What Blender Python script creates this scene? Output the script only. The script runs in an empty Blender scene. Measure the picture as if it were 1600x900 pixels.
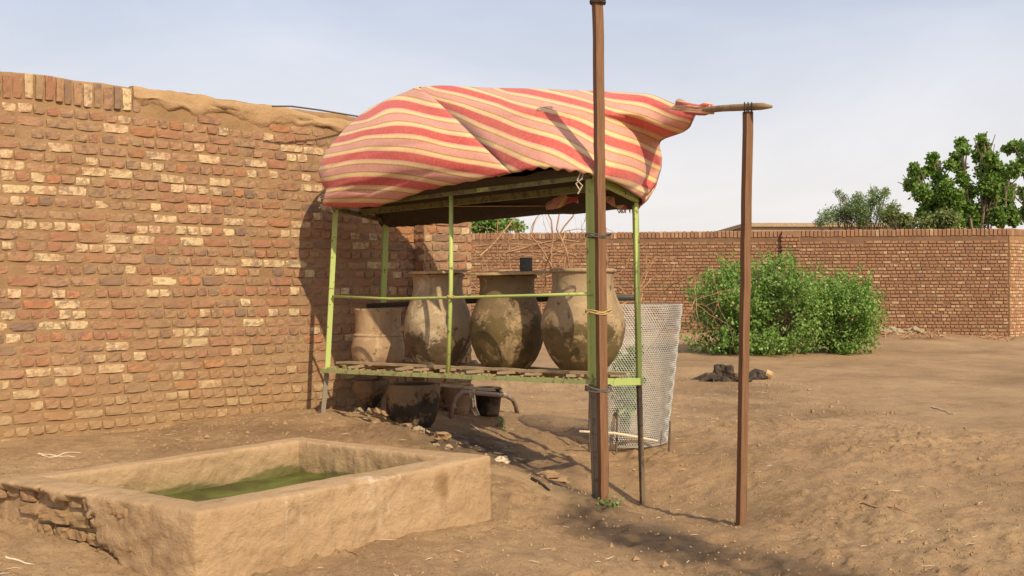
import bpy, math, random
import numpy as np
from math import radians, sin, cos, pi, sqrt
random.seed(7); R = np.random.default_rng(11)
S = bpy.context.scene
C = S.collection
# ------------------------------------------------------------------ camera, sky, sun, exposure
EYE = 1.45; F = 1600.0; HY = 452.0
cam = bpy.data.objects.new('camera', bpy.data.cameras.new('camera')); C.objects.link(cam)
cam.location = (0, 0, EYE); cam.rotation_euler = (radians(90) + math.atan(2/1600), 0, 0)
cam.data.lens = 36; cam.data.sensor_width = 36; cam.data.clip_end = 2000; cam.data.clip_start = .05
S.camera = cam
S.view_settings.view_transform = 'Standard'; S.view_settings.look = 'None'
S.view_settings.exposure = 0.0; S.view_settings.gamma = 1
AZ, EL = 27.0, 39.0            # sun comes from behind the camera, to its right
w = bpy.data.worlds.new("World"); S.world = w; w.use_nodes = True
nt = w.node_tree; bg = nt.nodes['Background']
sky = nt.nodes.new('ShaderNodeTexSky'); sky.sky_type = 'NISHITA'; sky.sun_disc = False
sky.sun_elevation = radians(EL); sky.sun_rotation = radians(180-AZ)
sky.dust_density = 4.0; sky.air_density = 1.0; sky.ozone_density = 1.0
tc = nt.nodes.new('ShaderNodeTexCoord')
mp = nt.nodes.new('ShaderNodeMapping'); mp.inputs['Scale'].default_value = (1.0, 1.0, 3.5)
nz = nt.nodes.new('ShaderNodeTexNoise'); nz.inputs['Scale'].default_value = 1.7; nz.inputs['Detail'].default_value = 6
nz.inputs['Roughness'].default_value = .55; nz.inputs['Distortion'].default_value = .6
rp = nt.nodes.new('ShaderNodeValToRGB'); rp.color_ramp.elements[0].position = .30; rp.color_ramp.elements[0].color = (.40,.40,.40,1)
rp.color_ramp.elements[1].position = .72; rp.color_ramp.elements[1].color = (.74,.74,.74,1)
sep = nt.nodes.new('ShaderNodeSeparateXYZ')
mr = nt.nodes.new('ShaderNodeMapRange'); mr.inputs[1].default_value = 0.0; mr.inputs[2].default_value = .32
mr.inputs[3].default_value = .42; mr.inputs[4].default_value = 0.0
ad = nt.nodes.new('ShaderNodeMath'); ad.operation = 'ADD'; ad.use_clamp = True
mx = nt.nodes.new('ShaderNodeMix'); mx.data_type = 'RGBA'
cr = nt.nodes.new('ShaderNodeValToRGB'); cr.color_ramp.elements[0].position = 0; cr.color_ramp.elements[0].color = (.80, .745, .70, 1)
cr.color_ramp.elements[1].position = .30; cr.color_ramp.elements[1].color = (.62, .67, .79, 1); _e = cr.color_ramp.elements.new(.12); _e.color = (.76, .74, .745, 1)
sc10 = nt.nodes.new('ShaderNodeMix'); sc10.data_type = 'RGBA'; sc10.blend_type = 'MULTIPLY'; sc10.inputs[0].default_value = 1; sc10.inputs[7].default_value = (10, 10, 10, 1)        # thin high cloud and dust
L = nt.links.new
L(tc.outputs['Generated'], mp.inputs[0]); L(mp.outputs[0], nz.inputs['Vector']); L(nz.outputs['Fac'], rp.inputs[0])
L(tc.outputs['Generated'], sep.inputs[0]); L(sep.outputs[2], mr.inputs[0])
L(rp.outputs[0], ad.inputs[0]); L(mr.outputs[0], ad.inputs[1]); L(ad.outputs[0], mx.inputs[0])
L(sep.outputs[2], cr.inputs[0]); L(cr.outputs[0], sc10.inputs[6]); L(sc10.outputs[2], mx.inputs[7]); L(sky.outputs[0], mx.inputs[6]); L(mx.outputs[2], bg.inputs[0]); bg.inputs[1].default_value = .122
sun = bpy.data.objects.new('sun', bpy.data.lights.new('sun', 'SUN')); C.objects.link(sun)
sun.data.energy = 4.9; sun.data.angle = radians(.6); sun.data.color = (1.0, .875, .645)
sun.rotation_euler = (radians(90-EL), 0, radians(AZ))

# ------------------------------------------------------------------ helpers
def P(px, py, Y): return np.array([(px-800)/F*Y, Y, EYE-(py-HY)/F*Y])
def tag(o, label=None, cat=None, group=None, kind=None):
    if label: o['label'] = label
    if cat: o['category'] = cat
    if group: o['group'] = group
    if kind: o['kind'] = kind
    return o
def empty(name, loc, label=None, cat=None, group=None):
    o = bpy.data.objects.new(name, None); C.objects.link(o); o.location = loc
    o.empty_display_size = .1
    return tag(o, label, cat, group)
def hsh(ix, iy, iz, seed):
    n = (ix.astype(np.int64)*374761393 + iy.astype(np.int64)*668265263 + iz.astype(np.int64)*2147483647 + seed*974634777)
    n = (n ^ (n >> 13)) * 1274126177; n = n ^ (n >> 16)
    return (n & 0xffffff)/float(0xffffff)
def vnoise(p, seed=0):
    p = np.asarray(p, float); i = np.floor(p); f = p-i; f = f*f*(3-2*f); i = i.astype(np.int64)
    r = 0
    for dx in (0, 1):
        for dy in (0, 1):
            for dz in (0, 1):
                wgt = (f[...,0] if dx else 1-f[...,0])*(f[...,1] if dy else 1-f[...,1])*(f[...,2] if dz else 1-f[...,2])
                r = r + wgt*hsh(i[...,0]+dx, i[...,1]+dy, i[...,2]+dz, seed)
    return r*2-1
def fbm(p, octs=4, seed=0, g=.5):
    p = np.asarray(p, float); a = 1; r = 0
    for k in range(octs):
        r = r + a*vnoise(p*(2**k)+k*17.3, seed+k); a *= g
    return r
class MB:
    def __init__(s): s.v = []; s.f = []; s.n = 0; s.a = []; s.uv = []
    def add(s, V, Fc, attr=None):
        V = np.asarray(V, float).reshape(-1, 3)
        s.v.append(V); s.f.extend([tuple(int(i)+s.n for i in f) for f in Fc]); s.n += len(V)
        s.a.append(np.zeros((len(V), 4))+ (np.asarray(attr) if attr is not None else np.zeros(4)))
        return s
    def grid(s, G, attr=None, close=False):
        nu, nv = G.shape[:2]; Fc = []
        for i in range(nu if close else nu-1):
            i2 = (i+1) % nu
            for j in range(nv-1): Fc.append((i*nv+j, i2*nv+j, i2*nv+j+1, i*nv+j+1))
        s.add(G, Fc, None if attr is None else (np.asarray(attr).reshape(-1, 4) if np.ndim(attr) > 1 else attr)); return s
    def box(s, c, size, M=None, attr=None, jit=0):
        h = np.array(size)/2.; V = np.array([[x, y, z] for x in (-1, 1) for y in (-1, 1) for z in (-1, 1)])*h
        if jit: V = V + R.normal(0, jit, V.shape)
        if M is not None: V = V @ np.array(M).T
        s.add(V+np.array(c), [(0,1,3,2),(4,6,7,5),(0,4,5,1),(2,3,7,6),(0,2,6,4),(1,5,7,3)], attr); return s
    def beam(s, a, b, wd, ht, attr=None, up=(0, 0, 1), roll=0, jit=0):
        a = np.array(a, float); b = np.array(b, float); d = b-a; l = np.linalg.norm(d); d /= l
        up = np.array(up, float)
        if abs(d @ up) > .9: up = np.array((0, 1., 0))
        x = np.cross(d, up); x /= np.linalg.norm(x); y = np.cross(x, d)
        if roll: x, y = x*cos(roll)+y*sin(roll), y*cos(roll)-x*sin(roll)
        n = max(2, int(l/.12)+1) if jit else 2
        T = np.linspace(0, 1, n); rings = []
        for t in T:
            o = (R.normal(0, jit, 3) if jit else 0)
            c = a+(b-a)*t+o; rings.append([c-x*wd/2-y*ht/2, c+x*wd/2-y*ht/2, c+x*wd/2+y*ht/2, c-x*wd/2+y*ht/2])
        V = np.array(rings).reshape(-1, 3); Fc = [(3, 2, 1, 0), tuple(4*(n-1)+k for k in range(4))]
        for i in range(n-1):
            for k in range(4): Fc.append((4*i+k, 4*i+(k+1) % 4, 4*i+4+(k+1) % 4, 4*i+4+k))
        s.add(V, Fc, attr); return s
    def tube(s, path, rad, n=6, attr=None, cap=True):
        path = np.array(path, float); m = len(path)
        rad = np.full(m, rad) if np.ndim(rad) == 0 else np.array(rad)
        tg = np.gradient(path, axis=0); tg /= (np.linalg.norm(tg, axis=1, keepdims=True)+1e-9)
        up = np.array((0, 0, 1.)) if abs(tg[0, 2]) < .9 else np.array((0, 1., 0)); G = []
        x = np.cross(tg[0], up); x /= np.linalg.norm(x)
        for i in range(m):
            x = x-tg[i]*(x@tg[i]); x /= (np.linalg.norm(x)+1e-9); y = np.cross(tg[i], x)
            G.append([path[i]+rad[i]*(x*cos(a)+y*sin(a)) for a in np.arange(n)*2*pi/n])
        G = np.array(G).reshape(-1, 3); Fc = []
        for i in range(m-1):
            for k in range(n): Fc.append((i*n+k, i*n+(k+1) % n, (i+1)*n+(k+1) % n, (i+1)*n+k))
        if cap: Fc += [tuple(range(n))[::-1], tuple((m-1)*n+k for k in range(n))]
        s.add(G, Fc, attr); return s
    def lathe(s, prof, c=(0, 0, 0), n=48, wob=0, seed=0, attr=None):
        prof = np.array(prof, float); A = np.arange(n)*2*pi/n; c = np.array(c)
        G = np.zeros((n, len(prof), 3))
        G[..., 0] = np.cos(A)[:, None]*prof[None, :, 0]; G[..., 1] = np.sin(A)[:, None]*prof[None, :, 0]; G[..., 2] = prof[None, :, 1]
        if wob:
            k = 1+wob*fbm(G*5+seed*3.1, 3, seed); G[..., 0] *= k; G[..., 1] *= k
        return s.grid(G+c, attr, close=True)
    def leaves(s, pts, size, droop=.3, attr=None, jitter=.35, asp=.38):
        pts = np.asarray(pts); n = len(pts)
        d = R.normal(0, 1, (n, 3)); d[:, 2] -= droop; d /= np.linalg.norm(d, axis=1, keepdims=True)
        e = np.cross(d, R.normal(0, 1, (n, 3))); e /= np.linalg.norm(e, axis=1, keepdims=True)
        L_ = size*(1+jitter*R.uniform(-1, 1, n))[:, None]
        nm = np.cross(d, e)
        q = np.stack([pts, pts+d*L_*.5+e*L_*asp+nm*L_*.07, pts+d*L_, pts+d*L_*.5-e*L_*asp+nm*L_*.07], 1).reshape(-1, 3)
        Fc = [(4*i, 4*i+1, 4*i+2, 4*i+3) for i in range(n)]
        t = np.repeat(R.uniform(0, 1, n), 4); A = np.stack([t, t, t, np.ones_like(t)], 1)
        s.add(q, Fc, A if attr is None else attr); return s
    def build(s, name, mat, parent=None, smooth=False, loc=None, attr=False, uvs=None):
        V = np.concatenate(s.v); me = bpy.data.meshes.new(name)
        off = np.zeros(3)
        if loc is not None: off = np.array(loc, float)
        elif parent is not None: off = np.array(parent.location)
        me.from_pydata((V-off).tolist(), [], s.f); me.update()
        if attr:
            a = me.color_attributes.new('tone', 'FLOAT_COLOR', 'POINT')
            a.data.foreach_set('color', np.concatenate(s.a).astype(np.float32).ravel())
        if smooth: me.polygons.foreach_set('use_smooth', [True]*len(me.polygons))
        for m in (mat if isinstance(mat, (list, tuple)) else [mat]): me.materials.append(m)
        o = bpy.data.objects.new(name, me); C.objects.link(o)
        if parent is not None: o.parent = parent
        else: o.location = off
        return o
def rbf2(ctrl, vals, kx=1.0):
    X = np.array(ctrl, float); n = len(X); v = np.array(vals, float)
    def U(r2): return np.where(r2 > 1e-12, r2*np.log(np.maximum(r2, 1e-12)), 0)
    D = ((X[:, None]-X[None])**2).sum(-1)
    A = np.zeros((n+3, n+3)); A[:n, :n] = U(D)+np.eye(n)*kx; A[:n, n] = 1; A[:n, n+1:] = X; A[n, :n] = 1; A[n+1:, :n] = X.T
    c = np.linalg.solve(A, np.concatenate([v, [0, 0, 0]]))
    def f(Q):
        sh = Q.shape[:-1]; Q = Q.reshape(-1, 2); out = c[n]+Q@c[n+1:]
        for i in range(n): out += c[i]*U(((Q-X[i])**2).sum(-1))
        return out.reshape(sh)
    return f
# ------------------------------------------------------------------ materials
class N:
    """small node-graph writer"""
    def __init__(s, name):
        s.m = bpy.data.materials.new(name); s.m.use_nodes = True; s.t = s.m.node_tree
        s.b = s.t.nodes['Principled BSDF']; s.b.inputs['Roughness'].default_value = .85
        s.b.inputs['Specular IOR Level'].default_value = .25
        s.tc = s.t.nodes.new('ShaderNodeTexCoord'); s.co = s.tc.outputs['Object']
    def new(s, k): return s.t.nodes.new(k)
    def inp(s, sock, v):
        if hasattr(v, 'is_linked'): s.t.links.new(v, sock)
        elif isinstance(v, (tuple, list)) and len(v) == 3 and sock.type == 'RGBA': sock.default_value = (*v, 1)
        else: sock.default_value = v
    def noise(s, scale, detail=5, rough=.6, dist=0, sc=None, out='Fac'):
        n = s.new('ShaderNodeTexNoise'); n.inputs['Scale'].default_value = scale; n.inputs['Detail'].default_value = detail
        n.inputs['Roughness'].default_value = rough; n.inputs['Distortion'].default_value = dist
        if sc is not None:
            m = s.new('ShaderNodeMapping'); m.inputs['Scale'].default_value = sc; s.t.links.new(s.co, m.inputs[0]); s.t.links.new(m.outputs[0], n.inputs['Vector'])
        else: s.t.links.new(s.co, n.inputs['Vector'])
        return n.outputs[out]
    def voro(s, scale, feat='F1', out='Distance', rnd=1):
        n = s.new('ShaderNodeTexVoronoi'); n.feature = feat; n.inputs['Scale'].default_value = scale; n.inputs['Randomness'].default_value = rnd
        s.t.links.new(s.co, n.inputs['Vector']); return n.outputs[out]
    def rng(s, v, a, b, c=0., d=1.):
        n = s.new('ShaderNodeMapRange'); n.interpolation_type = 'SMOOTHSTEP'
        for k, x in enumerate((v, a, b, c, d)): s.inp(n.inputs[k], x)
        return n.outputs[0]
    def mix(s, f, a, b, mode='MIX'):
        n = s.new('ShaderNodeMix'); n.data_type = 'RGBA'; n.blend_type = mode
        s.inp(n.inputs[0], f); s.inp(n.inputs[6], a); s.inp(n.inputs[7], b); return n.outputs[2]
    def math(s, op, a, b=0., clamp=False):
        n = s.new('ShaderNodeMath'); n.operation = op; n.use_clamp = clamp; s.inp(n.inputs[0], a); s.inp(n.inputs[1], b); return n.outputs[0]
    def attr(s, nm='tone', out='Color'):
        n = s.new('ShaderNodeAttribute'); n.attribute_name = nm; return n.outputs[out]
    def sepc(s, v):
        n = s.new('ShaderNodeSeparateColor'); s.inp(n.inputs[0], v); return n.outputs
    def sepx(s, v):
        n = s.new('ShaderNodeSeparateXYZ'); s.inp(n.inputs[0], v); return n.outputs
    def ramp(s, v, stops, interp='LINEAR'):
        n = s.new('ShaderNodeValToRGB'); n.color_ramp.interpolation = interp; e = n.color_ramp.elements
        while len(e) < len(stops): e.new(.5)
        for k, (p, c) in enumerate(stops): e[k].position = p; e[k].color = (*c, 1)
        s.inp(n.inputs[0], v); return n.outputs[0]
    def bump(s, h, strength=.5, dist=.01):
        n = s.new('ShaderNodeBump'); n.inputs['Strength'].default_value = strength; n.inputs['Distance'].default_value = dist
        s.inp(n.inputs['Height'], h)
        if s.b.inputs['Normal'].is_linked: s.t.links.new(s.b.inputs['Normal'].links[0].from_socket, n.inputs['Normal'])
        s.t.links.new(n.outputs[0], s.b.inputs['Normal']); return s
    def col(s, c): s.inp(s.b.inputs['Base Color'], c); return s
    def set(s, k, v): s.inp(s.b.inputs[k], v); return s
M = {}
DIRT = (.335, .208, .107); DIRT2 = (.222, .132, .066); MUD = (.40, .262, .132)
# ground
n = N('dry_earth'); a = n.sepc(n.attr())
c = n.ramp(n.noise(.55, 8, .62, .4), [(.32, DIRT2), (.5, DIRT), (.68, (.405, .262, .138))])
c = n.mix(n.rng(n.noise(4.5, 6, .65), .50, .70, 0, .6), c, (.215, .128, .064))
c = n.mix(n.rng(n.noise(23, 4, .7), .50, .72, 0, .55), c, (.43, .285, .155))
c = n.mix(n.rng(n.noise(75, 3, .7), .54, .68, 0, .75), c, (.12, .07, .036))
c = n.mix(a[1], c, (.44, .29, .15))                                   # pale smooth dried mud
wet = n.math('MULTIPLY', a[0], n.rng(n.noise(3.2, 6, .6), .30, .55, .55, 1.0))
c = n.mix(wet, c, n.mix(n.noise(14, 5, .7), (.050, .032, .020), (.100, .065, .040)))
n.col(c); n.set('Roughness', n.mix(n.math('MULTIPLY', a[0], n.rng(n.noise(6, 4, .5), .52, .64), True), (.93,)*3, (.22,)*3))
n.bump(n.noise(11, 8, .72), .5, .04).bump(n.noise(42, 6, .75), .7, .018).bump(n.noise(130, 4, .75), .6, .008); M['earth'] = n.m
n = N('clod'); n.col(n.mix(n.noise(9, 4), (.39, .245, .125), (.22, .13, .065))); n.bump(n.noise(60, 4), .5, .01); M['clod'] = n.m
# bricks: the tone attribute is each brick's own fired colour, mud has washed down over the lower courses
def brickmat(name, mudlow, bmp, mortar=(.285, .170, .084), streak=True):
    n = N(name); A = n.mix(.22, n.attr(), (.33, .205, .115)); z = n.sepx(n.co)[2]
    c = n.mix(n.rng(n.noise(28, 5, .7), .46, .68, 0, .45), A, mortar)
    c = n.mix(n.rng(n.noise(55, 4, .7), .55, .7, 0, .5), c, (.13, .075, .05))
    c = n.mix(n.rng(n.noise(15, 7, .7, .3), .50, .56, 0, .62), c, n.mix(n.rng(n.noise(3.1, 2), .45, .55), (.30, .135, .075), (.155, .10, .08)))
    c = n.mix(n.rng(n.noise(1.6, 5, .6), .45, .75, 0, .4), c, (.30, .175, .09))
    if mudlow:
        hz = n.math('ADD', z, n.math('MULTIPLY', n.noise(1.9, 4), .9))
        c = n.mix(n.rng(hz, .40, 1.45, .85, 0), c, (.315, .196, .098))
    n.col(c); n.set('Roughness', .92); n.bump(n.noise(70, 5, .7), .5, bmp); return n.m
M['brick'] = brickmat('fired_brick', True, .009)
M['brickfar'] = brickmat('far_brick', False, .012)
def mudmat(name, c1, c2, c3, sc=1.0, b=.6, low=False):
    n = N(name); c = n.mix(n.rng(n.noise(2.2*sc, 7, .62, .3), .35, .65), c1, c2)
    c = n.mix(n.rng(n.noise(14*sc, 6, .7), .5, .72, 0, .6), c, c3)
    n.col(c); n.set('Roughness', .93); n.bump(n.noise(18*sc, 7, .7), b, .02).bump(n.noise(90, 4, .7), .4, .005); return n
M['mortar'] = mudmat('mud_mortar', (.255, .150, .072), (.315, .192, .096), (.19, .108, .052)).m
M['claycap'] = mudmat('clay_cap', (.36, .222, .112), (.41, .262, .137), (.26, .15, .075), 1.2, .8).m
M['farmortar'] = mudmat('far_mortar', (.16, .09, .052), (.20, .115, .065), (.11, .06, .035)).m
# plaster of the trough; tone: r = lime drips, g = damp spot, b = green algae
n = mudmat('trough_plaster', (.36, .232, .125), (.41, .270, .150), (.26, .158, .082), .9, .8); n.bump(n.noise(5, 6, .6, 1.5), .3, .05)
a = n.sepc(n.attr()); base = n.b.inputs['Base Color'].links[0].from_socket
c = n.mix(n.math('MULTIPLY', a[0], n.rng(n.noise(26, 4), .35, .65, .05, .8)), base, (.64, .54, .42))
c = n.mix(n.math('MULTIPLY', a[1], .75), c, (.20, .105, .045))
c = n.mix(a[2], c, n.mix(n.noise(9, 4), (.105, .11, .028), (.17, .13, .055)))
n.col(c); M['plaster'] = n.m
n = N('green_water'); c = n.ramp(n.noise(3.5, 7, .65, .5), [(.36, (.062, .056, .020)), (.5, (.085, .088, .022)), (.62, (.115, .130, .026)), (.75, (.10, .085, .04))])
n.col(c); n.set('Roughness', .45); n.set('Specular IOR Level', .12); n.bump(n.noise(22, 4), .25, .006); M['water'] = n.m
n = N('shallow_water'); n.col((.10, .075, .055)); n.set('Roughness', .06); n.set('Specular IOR Level', .6); M['puddle'] = n.m
# painted iron of the stand
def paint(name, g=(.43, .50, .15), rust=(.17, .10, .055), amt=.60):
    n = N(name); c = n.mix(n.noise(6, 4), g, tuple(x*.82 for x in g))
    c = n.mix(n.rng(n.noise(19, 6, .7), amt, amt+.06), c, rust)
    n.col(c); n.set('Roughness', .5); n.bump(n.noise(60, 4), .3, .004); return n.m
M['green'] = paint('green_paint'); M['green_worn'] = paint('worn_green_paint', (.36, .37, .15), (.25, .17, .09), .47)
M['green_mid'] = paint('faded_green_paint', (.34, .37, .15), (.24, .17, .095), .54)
M['green_shaded'] = paint('shaded_green_paint', (.20, .20, .07), (.12, .085, .05), .5)  # green darkened: the awning's shade is put into the rails' colour
M['iron'] = paint('bare_iron', (.16, .115, .075), (.09, .055, .035), .5)
M['bareleg'] = paint('grey_bare_iron', (.24, .20, .145), (.15, .10, .06), .55)
M['pipe'] = paint('dark_pipe', (.062, .06, .055), (.11, .075, .05), .56)
M['rust'] = paint('rusty_tube', (.26, .17, .13), (.46, .43, .40), .57)
def wood(name, a, b, d, sc=(30, 30, 1.6)):
    n = N(name); c = n.mix(n.rng(n.noise(1.5, 6, .65, .3, sc), .35, .65), a, b)
    c = n.mix(n.rng(n.noise(3, 4, .6, .2, tuple(x*.5 for x in sc)), .56, .7, 0, .8), c, d)
    n.col(c); n.set('Roughness', .75); n.bump(n.noise(2, 5, .7, 0, sc), .6, .006); return n.m
M['post'] = wood('red_brown_post', (.15, .070, .034), (.215, .110, .055), (.085, .048, .030))
M['pole'] = wood('peeled_pole', (.30, .21, .11), (.21, .13, .065), (.12, .075, .04), (6, 6, 6))
M['slat'] = wood('grey_slat', (.30, .21, .125), (.40, .29, .17), (.18, .12, .07), (5, 5, 5))
M['lid'] = wood('lid_board', (.30, .19, .09), (.42, .28, .14), (.16, .10, .05), (7, 7, 7))
M['twig'] = wood('dead_wood', (.40, .235, .12), (.30, .165, .085), (.20, .12, .07), (5, 5, 5))
M['palestick'] = wood('pale_stick', (.62, .50, .34), (.54, .42, .28), (.36, .26, .16), (6, 6, 6))
M['stump'] = wood('charred_stump', (.035, .025, .018), (.075, .052, .034), (.14, .095, .055), (7, 7, 3))
M['cutwood'] = wood('cut_wood', (.55, .38, .20), (.46, .30, .15), (.30, .18, .09), (5, 5, 5))
M['trunk'] = wood('bark', (.16, .115, .075), (.22, .16, .11), (.10, .07, .045), (5, 5, 2))
# striped cloth: u carries the count of stripe repeats across the weave
n = N('striped_cloth'); uvn = n.new('ShaderNodeUVMap'); ux = n.sepx(uvn.outputs[0])
fr = n.math('FRACT', n.math('ADD', ux[0], .5))
RED = (.48, .060, .050); PK = (.56, .25, .19); YL = (.64, .405, .14); OL = (.34, .18, .08); LP = (.64, .36, .28)
c = n.ramp(fr, [(0, PK), (.125, PK), (.14, OL), (.165, OL), (.18, YL), (.245, (.68, .49, .25)), (.305, YL), (.315, LP), (.34, PK), (.35, RED), (.65, RED), (.66, LP), (.685, PK), (.70, LP), (.71, YL), (.755, (.68, .49, .25)), (.82, YL), (.835, OL), (.86, OL), (.875, PK), (1, PK)][:21])
c = n.mix(n.rng(n.noise(1.6, 5, .6), .4, .75, 0, .25), c, (.50, .24, .14))
c = n.mix(.10, c, n.mix(n.rng(n.noise(40, 3), .35, .65), (.25, .12, .07), (.7, .5, .35)))
n.col(c); n.set('Roughness', .9); n.set('Sheen Weight', .15); n.bump(n.noise(1.6, 4, .55, .4), .25, .02).bump(n.noise(240, 2), .3, .002)
M['cloth'] = n.m
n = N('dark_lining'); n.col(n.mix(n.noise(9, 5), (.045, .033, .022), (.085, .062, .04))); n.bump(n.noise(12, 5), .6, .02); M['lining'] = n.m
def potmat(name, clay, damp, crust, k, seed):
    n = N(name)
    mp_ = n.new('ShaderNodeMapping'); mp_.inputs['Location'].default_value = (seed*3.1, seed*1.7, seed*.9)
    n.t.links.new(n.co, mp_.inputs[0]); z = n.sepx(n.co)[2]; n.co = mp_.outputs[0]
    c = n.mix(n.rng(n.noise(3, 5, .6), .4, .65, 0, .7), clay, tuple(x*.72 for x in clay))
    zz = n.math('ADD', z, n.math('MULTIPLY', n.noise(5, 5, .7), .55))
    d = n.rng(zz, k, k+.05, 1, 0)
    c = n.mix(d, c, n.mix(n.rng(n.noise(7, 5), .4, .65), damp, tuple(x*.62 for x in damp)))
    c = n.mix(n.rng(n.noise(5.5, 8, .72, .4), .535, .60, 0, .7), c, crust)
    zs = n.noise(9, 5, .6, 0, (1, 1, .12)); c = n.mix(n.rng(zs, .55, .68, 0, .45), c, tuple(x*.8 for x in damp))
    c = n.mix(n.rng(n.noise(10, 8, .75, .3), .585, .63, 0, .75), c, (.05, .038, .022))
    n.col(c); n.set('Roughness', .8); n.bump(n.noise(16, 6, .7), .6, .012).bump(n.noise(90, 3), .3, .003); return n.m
M['pot1'] = potmat('clay_pot_dry', (.42, .275, .155), (.30, .185, .105), (.48, .33, .19), .30, 1)
M['pot2'] = potmat('clay_pot_crusted', (.34, .245, .145), (.13, .085, .044), (.50, .39, .25), .58, 2)
M['pot3'] = potmat('clay_pot_mossy', (.20, .133, .066), (.125, .086, .033), (.37, .25, .135), .66, 3)
M['pot4'] = potmat('clay_pot_olive', (.33, .23, .13), (.15, .102, .043), (.41, .285, .155), .62, 4)
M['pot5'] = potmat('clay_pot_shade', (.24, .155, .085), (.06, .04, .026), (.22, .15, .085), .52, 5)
n = N('zinc_wire'); n.col((.45, .43, .39)); n.set('Metallic', .1); n.set('Roughness', .45); M['wire'] = n.m
n = N('thin_wire'); n.col((.10, .085, .07)); M['thin'] = n.m
n = N('tin'); n.col(n.mix(n.noise(9), (.075, .08, .085), (.13, .125, .12))); n.set('Metallic', .3); n.set('Roughness', .5); M['tin'] = n.m
n = N('twine'); n.col((.42, .28, .12)); M['twine'] = n.m
n = N('sacking'); n.col(n.mix(n.noise(30), (.62, .52, .40), (.45, .35, .25))); M['sack'] = n.m
n = N('black_plastic'); n.col(n.mix(n.rng(n.noise(7, 6, .7), .42, .62), (.028, .025, .020), (.13, .09, .055))); n.set('Roughness', .5); M['black'] = n.m
n = N('stone'); n.col(n.mix(n.noise(8, 5), (.42, .32, .21), (.24, .16, .09))); n.bump(n.noise(30, 5), .6, .01); M['stone'] = n.m
n = N('pale_wall'); n.col(n.mix(n.noise(1.5, 5), (.36, .28, .19), (.30, .225, .15))); M['farhouse'] = n.m
def leafmat(name, lo, hi, yl):
    n = N(name); a = n.sepc(n.attr())
    c = n.mix(a[0], lo, hi); c = n.mix(n.rng(a[0], .9, .99), c, yl)
    n.col(c); n.set('Roughness', .55)
    tr = n.new('ShaderNodeBsdfTranslucent'); n.inp(tr.inputs[0], n.mix(1., c, (1.2, 1.5, .5), 'MULTIPLY'))
    ms = n.new('ShaderNodeMixShader'); ms.inputs[0].default_value = .28
    out = [x for x in n.t.nodes if x.type == 'OUTPUT_MATERIAL'][0]
    n.t.links.new(n.b.outputs[0], ms.inputs[1]); n.t.links.new(tr.outputs[0], ms.inputs[2]); n.t.links.new(ms.outputs[0], out.inputs[0]); return n.m
M['shrubleaf'] = leafmat('shrub_leaf', (.11, .19, .04), (.24, .36, .095), (.42, .48, .18))
M['neem'] = leafmat('neem_leaf', (.09, .16, .028), (.18, .275, .055), (.28, .35, .09))
M['acacia'] = leafmat('acacia_leaf', (.12, .17, .06), (.20, .26, .10), (.30, .33, .16))
M['olive'] = leafmat('dusty_leaf', (.12, .145, .045), (.20, .22, .08), (.28, .27, .11))

# ------------------------------------------------------------------ ground
ctrl = [  # x, y, z
 (-3.9,7.7,.29),(-2.9,8.6,.29),(-1.95,9.4,.33),(-1.2,10.1,.27),(-.45,10.75,.18),(-1.61,9.0,.35),(-2.3,8.2,.30),(-1.49,7.45,.27),(-3.1,6.8,.27),
 (-2.85,5.5,.19),(-1.87,4.9,.10),(-1.45,4.6,.05),(-.96,5.05,.067),(-.55,5.4,.065),(-.08,6.3,.02),(-.6,7.2,.17),(-.9,8.9,.24),(-.55,9.8,.19),(.05,11,.12),
 (.57,7.05,.0),(.2,6.5,-.02),(.95,7.85,-.17),(1.15,9.2,.03),(1.50,6.74,-.09),(1.15,7.0,-.14),(.9,6.2,-.05),(.7,8.7,-.04),(.3,8.6,.03),(.0,9.8,.08),(2.2,7.4,.02),(1.9,8.4,.04),
 (.9,5.6,-.05),(1.4,5.4,-.06),(0,5.0,.03),(.4,5.2,.03),(0,4,.03),(-1,4,.04),(2.5,5.2,.0),(3,7,.05),(2,4,-.02),
 (3.2,14.9,.10),(1,14,.10),(-1,14,.15),(4.9,19.3,.17),(3,19,.16),(9,25,.32),(7,23,.20),(12.9,26.3,.22),(0,26,.2),(-3,27,.2),(6,12,.08),(11,20,.15),(8,14,.08),
 (30,20,.2),(30,40,.2),(-30,30,.2),(0,45,.2),(0,-5,.0),(-8,3,.25),(8,3,.0),(-8,12,.25),(20,8,.1)]
hf = rbf2([c[:2] for c in ctrl], [c[2] for c in ctrl], .02)
def seg_d(x, y, pts):
    d = np.full(np.shape(x), 1e9)
    for (ax, ay), (bx, by) in zip(pts[:-1], pts[1:]):
        t = np.clip(((x-ax)*(bx-ax)+(y-ay)*(by-ay))/((bx-ax)**2+(by-ay)**2), 0, 1)
        d = np.minimum(d, np.hypot(x-ax-t*(bx-ax), y-ay-t*(by-ay)))
    return d
def gnd(px, py, z=0.): Y = (EYE-z)*F/(py-HY); return ((px-800)/F*Y, Y)
rut = [gnd(930, 798), gnd(965, 822), gnd(1000, 842), gnd(1060, 866), gnd(1130, 872), gnd(1200, 880), gnd(1290, 905)]
wetl = [gnd(945, 805), gnd(1000, 825), gnd(1080, 845), gnd(1160, 868), gnd(1240, 885)]
slab = [gnd(800, 760), gnd(850, 772), gnd(890, 783)]
_fp = [(random.uniform(-2.6, 6), 4.6+9*random.random()**1.3, random.uniform(0, 3.14), random.uniform(.03, .055), random.uniform(.09, .15), random.uniform(.006, .020)) for _ in range(150)]
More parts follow.
